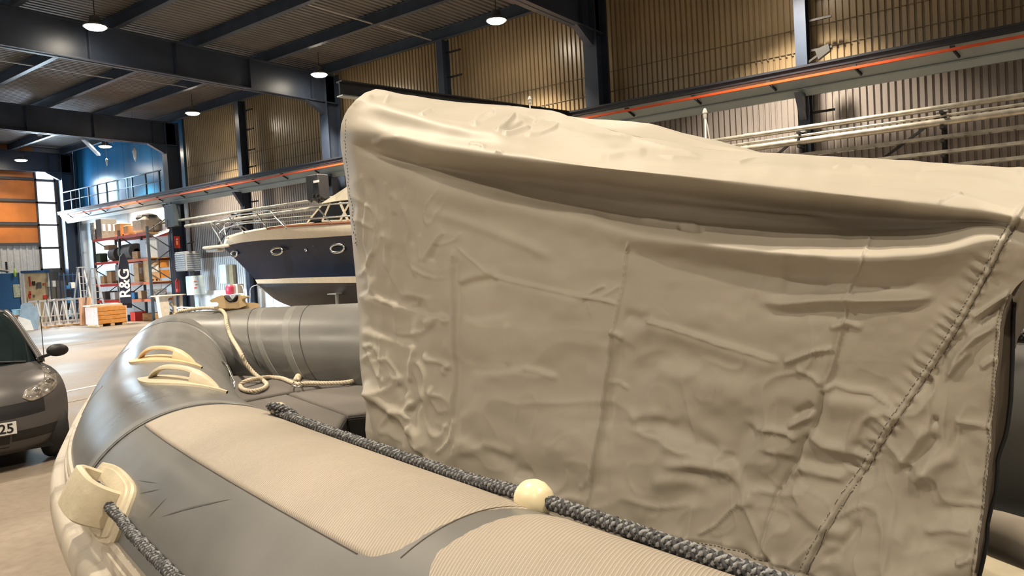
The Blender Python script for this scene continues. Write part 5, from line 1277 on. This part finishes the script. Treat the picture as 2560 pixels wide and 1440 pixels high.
# blue container with a poster
bc0, bc1 = on_y(-60, 700, 40)[0], on_y(52, 700, 40)[0]
t = thing('blue_container', 'deep blue steel container at the left edge with a small poster', 'container', ((bc0 + bc1) / 2, 40.8, 0))
zt_ = on_y(30, 682, 40)[2]
MB().box(((bc0 + bc1) / 2, 40.9, zt_ / 2), (bc1 - bc0, 1.8, zt_), bev=.02).build('body', mat('container_blue', (.010, .085, .24), .45), t)
MB().box((bc1 - .03, 39.98, zt_ / 2), (.07, .05, zt_)).build('corner_post', M_galv, t)
MB().box((on_y(43, 730, 40)[0], 39.985, on_y(43, 727, 40)[2]), (.32, .02, .62)).build('poster', mat('poster_paper', (.20, .27, .24), .6, col2=(.45, .5, .42), vscale=12), t)
c = on_y(10, 672, 40.6); t = thing('pipe_bundle', 'bundle of pale pipes and gear lying on top of the blue container', 'pipes', (c[0], 40.6, zt_))
for k in range(4): MB().tube([(bc0 + .4, 40.5 + .1 * k, zt_ + .34 - .02 * k), (bc1 - .3, 40.5 + .1 * k, zt_ + .1)], .04, 8).build('pipe', M_cream, t)
MB().bar((bc1 - .35, 40.6, zt_), (bc1 - .35, 40.6, zt_ + .55), .07).build('clamp', M_black, t)
c = on_y(37, 680, 39.9); t = thing('lime_float', 'small lime green float hanging at the top of the container', 'float', tuple(c)); MB().lathe([(.001, -.24), (.05, -.18), (.06, 0), (.03, .15), (.001, .2)], tuple(c), n=12).build('body', mat('lime_plastic', (.45, .70, .10), .4), t, smooth=True); MB().tube([tuple(c + np.array([0, 0, .18])), tuple(c + np.array([0, .05, .45]))], .01, 5).build('cord', M_black, t)
# workshop corner: cream pegboard cabin wall, dark shelves, blue bin shelving
x0, x1 = on_y(58, 700, 42.5)[0], on_y(120, 700, 42.5)[0]; zt2 = on_y(90, 681, 42.5)[2]
t = thing('tool_board', 'big cream tool board framed in blue between container and shelves', 'tool board', ((x0 + x1) / 2, 42.5, 0))
MB().box(((x0 + x1) / 2, 42.5, zt2 / 2), (x1 - x0, .06, zt2 - .0)).build('board', mat('cream_board', (.70, .58, .34), .6, col2=(.5, .38, .22), vscale=2.4), t)
for x in (x0, x1): MB().box((x, 42.45, zt2 / 2), (.06, .06, zt2)).build('frame_post', M_white, t)
MB().box(((x0 + x1) / 2, 42.45, zt2 + .04), (x1 - x0 + .2, .12, .12)).build('frame_top', MATS['container_blue'], t)
random.seed(5)
for k in range(12):
    x = random.uniform(x0 + .15, x1 - .1); z = random.uniform(.9, zt2 - .3); MB().box((x, 42.44, z), (random.uniform(.05, .2), .04, random.uniform(.08, .3))).build('hung_tool', random.choice([M_crate, M_red, M_black, M_card]), t)
ORD = ['first', 'second', 'third', 'fourth', 'fifth', 'sixth', 'seventh', 'eighth', 'ninth']
def shelf_unit(px0, px1, Y, ytop, lb, mt, seed, colors, nsh=4):
    x0, x1 = on_y(px0, 740, Y)[0], on_y(px1, 740, Y)[0]; H = on_y(px0, ytop, Y)[2]; t = thing('shelving_unit', lb, 'shelves', ((x0 + x1) / 2, Y + .25, 0)); random.seed(seed)
    for x in (x0, x1):
        for y in (Y, Y + .5): MB().box((x, y, H / 2), (.05, .05, H)).build('post', mt, t)
    for k in range(nsh):
        z = .25 + (H - .35) * k / (nsh - 1); MB().box(((x0 + x1) / 2, Y + .25, z), (x1 - x0, .5, .03)).build('shelf', mt, t)
        if k < nsh - 1:
            x = x0 + .1; cnt = 0
            while x < x1 - .2:
                w = random.uniform(.12, .26); h = random.uniform(.12, .34); nm_, m_ = random.choice(colors)
                b = thing(nm_[0], nm_[1] + ', %s shelf up, %s along from the left' % (('lowest', 'second', 'third', 'top')[k], ORD[cnt]), nm_[2], (x + w / 2, Y + .2, z + .015), 'small stock on the ' + lb.split(' unit')[0]); cnt += 1
                MB().box((x + w / 2, Y + .22, z + .016 + h / 2), (w * .9, .34, h), bev=.01).build('body', m_, b); x += w + .03
    return t
shelf_unit(163, 196, 40.2, 682, 'blue bin shelving unit beside the dark column', mat('shelf_blue', (.04, .10, .22), .5), 2, [(('small_bin', 'pale blue bin on the blue shelving', 'bin'), mat('light_blue_bin', (.30, .52, .72), .5)), (('small_bin', 'deep blue bin on the blue shelving', 'bin'), M_bluebin), (('small_bin', 'white bin on the blue shelving', 'bin'), M_white)])
shelf_unit(129, 152, 42.0, 676, 'dark shelving unit right of the tool board', M_rackblue, 4, [(('small_can', 'white can on the dark shelving', 'can'), M_white), (('small_can', 'black can on the dark shelving', 'can'), M_crate)])
# things at the right end of the rack and on the wall
t = thing('fan_heater', 'grey louvred fan heater hung above the electric cabinet by the rack end', 'heater', (18.2, 31.9, 2.2)); 
MB().box((18.0, 31.5, 2.62), (.7, .9, .86), bev=.02).build('housing', mat('heater_grey', (.30, .30, .30), .4), t)
lv = MB()
for k in range(8): lv.box((18.0, 31.03, 2.28 + k * .095), (.6, .05, .045))
for k in range(8): lv.box((17.63, 31.5, 2.28 + k * .095), (.05, .8, .045))
lv.build('louvre', M_galv, t); MB().tube([(18.0, 31.5, 3.05), (18.0, 31.5, 3.4), (18.4, 31.6, 3.5)], .03, 6).build('support', M_black, t)
t = thing('electric_cabinet', 'pale blue-white electric cabinet with red marks below the heater', 'cabinet', (18.2, 31.2, 1.1))
MB().box((18.15, 31.3, 1.52), (.55, .6, .86), bev=.015).build('body', mat('cabinet_white', (.62, .72, .74), .4), t)
for k in range(3): MB().box((17.98 + .05 * (k % 2), 30.992, 1.70 - k * .14), (.12, .012, .035)).build('red_mark', M_red, t)
MB().box((18.2, 31.3, 2.06), (.3, .3, .2)).build('top_box', M_black, t); MB().box((18.3, 31.3, .55), (.06, .06, 1.1)).build('conduit', M_galv, t)
t = thing('switch_box', 'smaller pale switch box on the wall right of the cabinet', 'switch box', (18.5, 29.9, 1.5)); MB().box((18.80, 29.9, 1.95), (.28, .5, .85), bev=.02).build('body', MATS['cabinet_white'], t); MB().box((18.86, 29.45, 1.8), (.14, .3, 1.1)).build('back_plate', mat('khaki_plate', (.28, .24, .15), .6), t)
t = thing('fire_extinguisher', 'red fire extinguisher hanging left of the electric cabinet', 'extinguisher', (17.9, 32.0, 1.2)); MB().lathe([(.001, 1.22), (.09, 1.24), (.10, 1.3), (.10, 1.75), (.05, 1.83), (.03, 1.88)], (18.02, 32.56, 0), n=16).build('cylinder', M_red, t, smooth=True); MB().box((18.02, 32.5, 1.9), (.06, .16, .05)).build('handle', M_black, t); MB().tube([(18.02, 32.5, 1.88), (17.9, 32.45, 1.7), (17.91, 32.47, 1.4)], .015, 6).build('hose', M_black, t)
t = thing('fire_sign', 'red upright fire point sign above the rack end', 'sign', (17.9, 33.2, 3.1)); MB().box((18.2, 32.675, 3.55), (.26, .02, .55)).build('plate', M_red, t); MB().lathe([(.001, 0), (.04, .002), (.04, .18), (.001, .2)], (18.2, 32.66, 3.42), n=8).build('pictogram', mat('orange_sign', (.9, .32, .12), .5), t)
MB().lathe([(.05, 0), (.001, .001)], (18.2, 32.66, 3.68), axis='y', n=10).build('pictogram_disc', M_white, t)
t = thing('strip_light', 'glowing fluorescent strip light at the right end of the rack', 'lamp', (17.6, 33.2, 4.0)); a_ = on_x(386, 590, 17.6); b_ = on_x(420, 577, 17.6)
MB().bar(tuple(a_ + np.array([0, 0, .05])), tuple(b_ + np.array([0, 0, .05])), .16, .07).build('housing', M_white, t); MB().tube([tuple(a_), tuple(b_)], .045, 10).build('tube', emis('strip_tube', (1, .95, .82), 9.0), t, smooth=True)
for k, dx in enumerate((0, 1)): MB().tube([tuple((a_ if k == 0 else b_) + np.array([0, 0, .07])), tuple((a_ if k == 0 else b_) + np.array([0, 0, .5]))], .012, 5).build('hanger', M_black, t)
# beige moulded furniture by the rack end
c = on_z(400, 797, 0.0); bx, by = 17.0, 31.7
t = thing('beige_console', 'beige moulded boat console standing by the right end of the rack', 'boat console', (bx, by, 0)); M_beige = mat('beige_moulding', (.66, .56, .44), .5)
g = MB(); g.prism([(bx - .25, by, .02), (bx + .0, by, .02), (bx + .12, by, .55), (bx + .05, by, .95), (bx + .15, by, 1.12), (bx - .35, by, 1.12)], (0, .3, 0)); g.build('front_panel', M_beige, t)
MB().box((bx + .25, by + .3, 1.14), (1.25, .8, .06), bev=.02).build('top', M_beige, t)
for dx in (.45, .75): MB().bar((bx + dx, by + .2, 1.12), (bx + dx - .08, by + .1, .02), .14, .12).build('leg', M_beige, t)
MB().bar((bx + .2, by + .1, .8), (bx + .5, by + .2, .5), .1).build('bracket_arm', M_beige, t)
# odds and ends before the white plinth
def bits():
    t = thing('hose_tangle', 'tangle of pale hoses on the floor below the electric cabinet', 'hoses', (17.6, 30.2, 0)); random.seed(9)
    for k in range(6):
        P_ = [(17.3 + random.uniform(-.5, .9), 30.2 + random.uniform(-.9, .9), .03 + random.uniform(0, .55) * (1 if 0 < q < 6 else 0)) for q in range(7)]
        MB().tube([tuple(p) for p in catmull(P_, 8)], .028, 7).build('hose', mat('pale_hose', (.62, .72, .78), .4), t, smooth=True)
    t = thing('wire_hoop_stand', 'thin dark wire hoops standing against the bright wall behind the bow cleat', 'wire stand', (18.2, 26.5, 0))
    for (pa, pb) in (((498, 775), (530, 775)), ((545, 775), (566, 775))):
        pass
    for k, (y0_, y1_) in enumerate(((28.6, 27.2), (27.0, 25.3))):
        P_ = [(17.95, y0_, 0.02), (17.95, y0_ - .12, .9), (17.95, y0_ - .3, 1.35), (17.95, y1_ + .3, 1.42), (17.95, y1_ + .1, 1.2), (17.95, y1_, 0.02)]
        MB().tube([tuple(p) for p in catmull(P_, 8)], .02, 6).build('hoop', M_galv, t, smooth=True)
    t = thing('red_fuel_can', 'round red can on a pale stool beyond the bow cleat', 'can', (*on_x(574, 735, 17.6)[:2], 0)); c = on_x(574, 722, 17.6)
    MB().box((c[0] + .1, c[1], (c[2] - .25) / 2), (.5, .5, c[2] - .25)).build('stand', M_whitewall, t); MB().lathe([(.001, -.24), (.16, -.22), (.17, -.05), (.17, .06), (.13, .14), (.001, .16)], tuple(c), n=18).build('body', mat('crimson_paint', (.55, .04, .08), .4), t, smooth=True); MB().box((c[0] + .35, c[1] - .1, c[2] - .02), (.3, .3, .4)).build('motor_box', M_bagcream, t)
    t = thing('drain_pipe', 'pale grey vertical drain pipe on the wall under the yacht bow', 'pipe', (18.8, 24.2, 0)); MB().tube([(18.75, 24.0, 0.01), (18.75, 24.0, 1.6)], .09, 12).build('pipe_body', M_bagcream, t, smooth=True)
bits()
# small hooks hanging in front of the blue wall
for k, (px, py, s) in enumerate(((337, 385, 1.0), (267, 405, .6))):
    c = on_x(px, py, 16.8); t = thing('hanging_hook', ('larger pale hook' if k == 0 else 'smaller pale hook') + ' hanging on a cord before the blue wall', 'hook', tuple(c))
    MB().tube([tuple(c), (c[0], c[1], ZC + .02)], .012, 5).build('cord', M_galv, t); MB().lathe([(.001, -.35 * s), (.06 * s, -.15 * s), (.09 * s, .1 * s), (.03 * s, .3 * s)], tuple(c), n=10).build('hook_body', M_whitewall, t, smooth=True)
# lagging and dark box on the wall at the near girder column
t = thing('speaker_box', 'black loudspeaker box with a white mark on the column beside the yacht cabin', 'loudspeaker', (17.9, 21.2, 4.4)); c = on_x(812, 470, 17.8); MB().box((17.48, c[1], c[2]), (.5, .7, .9), bev=.03).build('body', M_black, t); c2_ = on_x(810, 455, 17.57); MB().box((17.22, c2_[1], c2_[2]), (.02, .3, .08)).build('white_mark', M_white, t)
t = thing('junction_box', 'dark junction box on the column at the end of the blue wall', 'junction box', (18.1, 32.2, 4.7)); c = on_x(418, 520, 18.1); MB().box((17.82, 32.2, 4.72), (.36, .8, 1.0), bev=.03).build('body', M_rackblue, t)

# ================================================================= THE CAR
M_carpaint = mat('matt_grey_brown_paint', (.105, .097, .098), .34, .3, .08, 2, spec=.6)
M_carglass = mat('windscreen_glass', (.012, .020, .022), .04, spec=.9)
M_chrome = mat('headlamp_chrome', (.8, .8, .78), .15, .9, .3, 30)
dcar = seen(-17, 1000)[:2]; dcar = Vector((dcar[0], dcar[1], 0)).normalized(); ecar = Vector((dcar.y, -dcar.x, 0))   # right as seen
TY = Vector(on_z(103, 1137, 0)); c0 = TY - ecar * .46 - dcar * .32; c0.z = 0
c0 = c0 * .965
hp_ = c0 + ecar * .6 + dcar * .25; _rz = Matrix.Rotation(.15, 3, 'Z'); dcar = _rz @ dcar; ecar = _rz @ ecar; c0 = hp_ - ecar * .66 - dcar * .25
car = thing('small_car', 'matt grey two-seater car with a clear headlamp at the left edge of the frame', 'car', tuple(c0))
def cp(x, y, z): return c0 + ecar * x + dcar * y + Vector((0, 0, z))
ZW = [(.16, .66, .16), (.22, .72, .07), (.32, .76, .02), (.45, .775, .0), (.58, .785, .02), (.68, .785, .05), (.78, .775, .11), (.86, .755, .20), (.92, .72, .32), (.955, .68, .44), (.99, .655, .53)]
ZT = [(.99, .655, .53), (1.08, .635, .63), (1.2, .60, .76), (1.35, .555, .92), (1.46, .515, 1.06), (1.52, .48, 1.18), (1.545, .45, 1.4), (1.54, .44, 1.9), (1.45, .44, 2.35)]
def fasc(f, tab):
    k = f * (len(tab) - 1); i = min(int(k), len(tab) - 2); t = k - i; return tuple(tab[i][q] + (tab[i + 1][q] - tab[i][q]) * t for q in range(3))
def fascia(u, z):
    """u -1..1 across, z height -> point on the front skin"""
    T = ZW + ZT[1:]; i = 0
    while i < len(T) - 2 and T[i + 1][0] < z: i += 1
    t = (z - T[i][0]) / max(1e-6, T[i + 1][0] - T[i][0]); hwid = T[i][1] + (T[i + 1][1] - T[i][1]) * t; y = T[i][2] + (T[i + 1][2] - T[i][2]) * t
    bulge = .30 * abs(u) ** 3.2 if z < .9 else (.30 - .16 * min(1, (z - .9) / .3)) * abs(u) ** 3.2
    return cp(u * hwid, y + bulge, z)
def cpos(px, py, it=14):
    """point of the front skin seen at a frame position"""
    d = Vector(seen(px, py)); best = None
    for z in np.linspace(.17, 1.5, 134):
        for u in np.linspace(-1, 1, 81):
            pass
    return None
def skin(u0, u1, z0, z1, nu=24, nz=14, off=0.0):
    return [[tuple(fascia(u, z) - dcar * off) for u in np.linspace(u0, u1, nu)] for z in np.linspace(z0, z1, nz)]
def skinT(rows, nu=33): return [[tuple(cp(u * h, y + (.30 if z < .9 else .30 - .16 * min(1, (z - .9) / .3)) * abs(u) ** 3.2, z)) for u in np.linspace(-1, 1, nu)] for (z, h, y) in rows]
def dense(tab, n=5):
    t = catmull(tab, n); return [tuple(r) for r in t]
g = MB(); g.grid(skinT(dense(ZW))); 
roofrows = skinT(dense(ZT[5:], 4)); g.grid(roofrows)
# sides
for sx in (-1, 1):
    rows = []
    for (z, h, y) in dense(ZW, 3) :
        rows.append([tuple(cp(sx * h, y + .30 - (.16 * min(1, max(0, z - .9) / .3)), z)), tuple(cp(sx * (h + .0), 1.0, z)), tuple(cp(sx * h * 1.0, 2.3, z)), tuple(cp(sx * h * .9, 2.55, z))])
    g.grid(rows)
g.build('body', M_carpaint, car, smooth=True, angle=50)
g = MB()
for sx in (-1, 1):
    g.grid([[tuple(cp(sx * h, y + .14, z)), tuple(cp(sx * (h + .04), 1.4, z)), tuple(cp(sx * h, 2.3, z))] for (z, h, y) in ZT[:6]])
g.build('side_window', M_carglass, car, smooth=True)
g = MB(); W_ = [[tuple(cp(u * h * .955, y + .012 + (.30 if z < .9 else .30 - .16 * min(1, (z - .9) / .3)) * abs(u * .955) ** 3.2, z)) for u in np.linspace(-1, 1, 33)] for (z, h, y) in dense([(.965, .66, .50)] + ZT[1:6], 4)]
g.grid(W_); g.build('windscreen', M_carglass, car, smooth=True)
for sx in (-1, 1):
    MB().tube([tuple(cp(sx * h * .985, y + .13 * 1.0 + .0, z)) for (z, h, y) in dense(ZT[:6], 4)], .030, 8).build('pillar', M_carpaint, car, smooth=True)
MB().grid([[tuple(cp(u * .64, .42 + .2 * abs(u) ** 3 + k * .10, .945 + .02 * k)) for u in np.linspace(-1, 1, 21)] for k in range(2)]).build('scuttle', M_blackplastic, car)
MB().tube([tuple(cp(-.1, .50, .99)), tuple(cp(.25, .56, 1.03)), tuple(cp(.50, .64, 1.0))], .012, 6).build('wiper', M_blackplastic, car)
# headlamp: glass lens with reflectors behind
def spoly(pts, off, ngrid=0): return [tuple(fascia(u, z) - dcar * off) for u, z in pts]
for sx in (-1, 1):
    hl = [(.44, .70), (.55, .655), (.78, .70), (.90, .76), (.955, .86), (.93, .93), (.86, .925), (.78, .845), (.66, .80), (.50, .765)]
    hl = [(sx * u, z) for u, z in hl]; cu_, cz_ = sum(p[0] for p in hl) / len(hl), sum(p[1] for p in hl) / len(hl)
    fine = [tuple(p) for p in catmull(hl + [hl[0]], 3)[:-1]]
    rows = [[tuple(fascia(cu_ + (u - cu_) * w, cz_ + (z - cz_) * w) - dcar * o) for u, z in fine] for w, o in ((1.0, .0), (.99, .010), (.8, .016), (.4, .018), (.01, .018))]
    h_ = MB().grid(rows, wrap=True).build('headlamp', mat('headlamp_glass', (.75, .72, .66), .1, .6, .5, 26, col2=(.30, .27, .24)), car, smooth=True)
    for (u, z, r) in ((.62, .735, .035), (.80, .79, .05), (.89, .865, .035)):
        P_ = fascia(sx * u, z) - dcar * .02; MB().lathe([(r, 0), (r * .9, .008), (r * .55, .003), (.001, .010)], tuple(P_), n=18, R=Matrix((ecar, Vector((0, 0, 1)), -dcar)).transposed()).build('reflector', M_chrome if r < .05 else M_steel, h_, smooth=True)
# grille, lower intakes, plate
def patch_on(u0, u1, za, zb, nm, mt, off=.006, curve=0.0):
    rows = []
    for t in np.linspace(0, 1, 7):
        rows.append([tuple(fascia(u, za + (zb - za) * t + curve * (1 - (u / u1) ** 2 if u1 else 0) * 0 + curve * abs(u) ** 2) - dcar * off) for u in np.linspace(u0, u1, 25)])
    return MB().grid(rows).build(nm, mt, car, smooth=True)
patch_on(-.68, .68, .515, .645, 'grille', M_blackplastic, curve=.06)
for sx in (-1, 1): patch_on(.30 * sx, .92 * sx, .29, .39, 'lower_intake', M_blackplastic, curve=.02)
patch_on(-.28, .28, .24, .36, 'lower_intake', M_blackplastic)
pc = cp(0, -.035, .44)
MB().box(tuple(pc), (.52, .02, .115), rot=Matrix((ecar, dcar, Vector((0, 0, 1)))).transposed()).build('number_plate', mat('plate_white', (.70, .70, .68), .5, var=.03), car)
text_mesh('525', .125, tuple(cp(.145, -.047, .437)), tuple(ecar), (0, 0, 1), M_blackplastic, 'plate_number', car, ext=.001, bold=.002)
for sx in (-1, 1):
    q = MB(); R_ = Matrix((ecar, Vector((0, 0, 1)), dcar)).transposed()
    q.lathe([(.001, -.03), (.05, -.028), (.085, .0), (.09, .05), (.05, .08), (.001, .085)], (0, 0, 0), n=18)
    q.v = [tuple(cp(sx * .80, .62, 1.085) + ecar * v[0] * 1.15 * 1.0 + Vector((0, 0, 1)) * v[1] * .75 + dcar * v[2]) for v in q.v]
    q.build('wing_mirror', M_blackplastic, car, smooth=True)
    MB().bar(tuple(cp(sx * .62, .66, 1.02)), tuple(cp(sx * .76, .64, 1.06)), .05, .03).build('mirror_arm', M_blackplastic, car)
    for y in (.46, 2.2):
        Rw = Matrix((dcar, Vector((0, 0, 1)), ecar * sx)).transposed()
        w_ = MB().lathe([(.18, -.09), (.27, -.09), (.295, -.06), (.30, 0), (.295, .06), (.27, .09), (.18, .09)], tuple(cp(sx * .66, y, .302)), n=32, R=Rw).build('wheel', M_black, car, smooth=True, angle=40)
        MB().lathe([(.18, .06), (.15, .05), (.05, .07), (.001, .07)], tuple(cp(sx * .66, y, .302)), n=20, R=Rw).build('rim', M_galv, w_, smooth=True)
MB().box(tuple(cp(0, 1.3, .22)), (1.2, 2.2, .12), rot=Matrix((ecar, dcar, Vector((0, 0, 1)))).transposed()).build('underbody', M_black, car)
MB().grid([[tuple(cp(u * .7, 2.5 + .06 * (1 - abs(u)), z)) for u in np.linspace(-1, 1, 9)] for z in (.2, .9, 1.45)]).build('tail', M_carpaint, car, smooth=True)
MB().tube([tuple(cp(.66, .60, .98)), tuple(cp(.66, .62, 1.46))], .004, 5).build('aerial', M_black, car)
# steering wheel and seats seen through the glass
for sx in (-1, 1): MB().box(tuple(cp(sx * .33, 1.45, .95)), (.45, .16, .7), rot=Matrix((ecar, dcar, Vector((0, 0, 1)))).transposed(), bev=.05).build('seat', M_black, car)

# monorail beam of the workshop hoist, level with the crane beam, hung from the roof
jb = thing('hoist_beam', 'dark hoist beam running out from the crane beam just above the cover ridge', 'hoist', (14, 11.4, 5.7))
MB().bar((10.5, 12.05, 5.60), (17.9, 11.0, 5.74), .03, .30).build('web', M_crane, jb)
MB().bar((10.5, 12.05, 5.745), (17.9, 11.0, 5.885), .22, .025).build('flange', M_crane, jb)
MB().bar((10.5, 12.05, 5.445), (17.9, 11.0, 5.585), .22, .025).build('flange', M_soffit, jb)
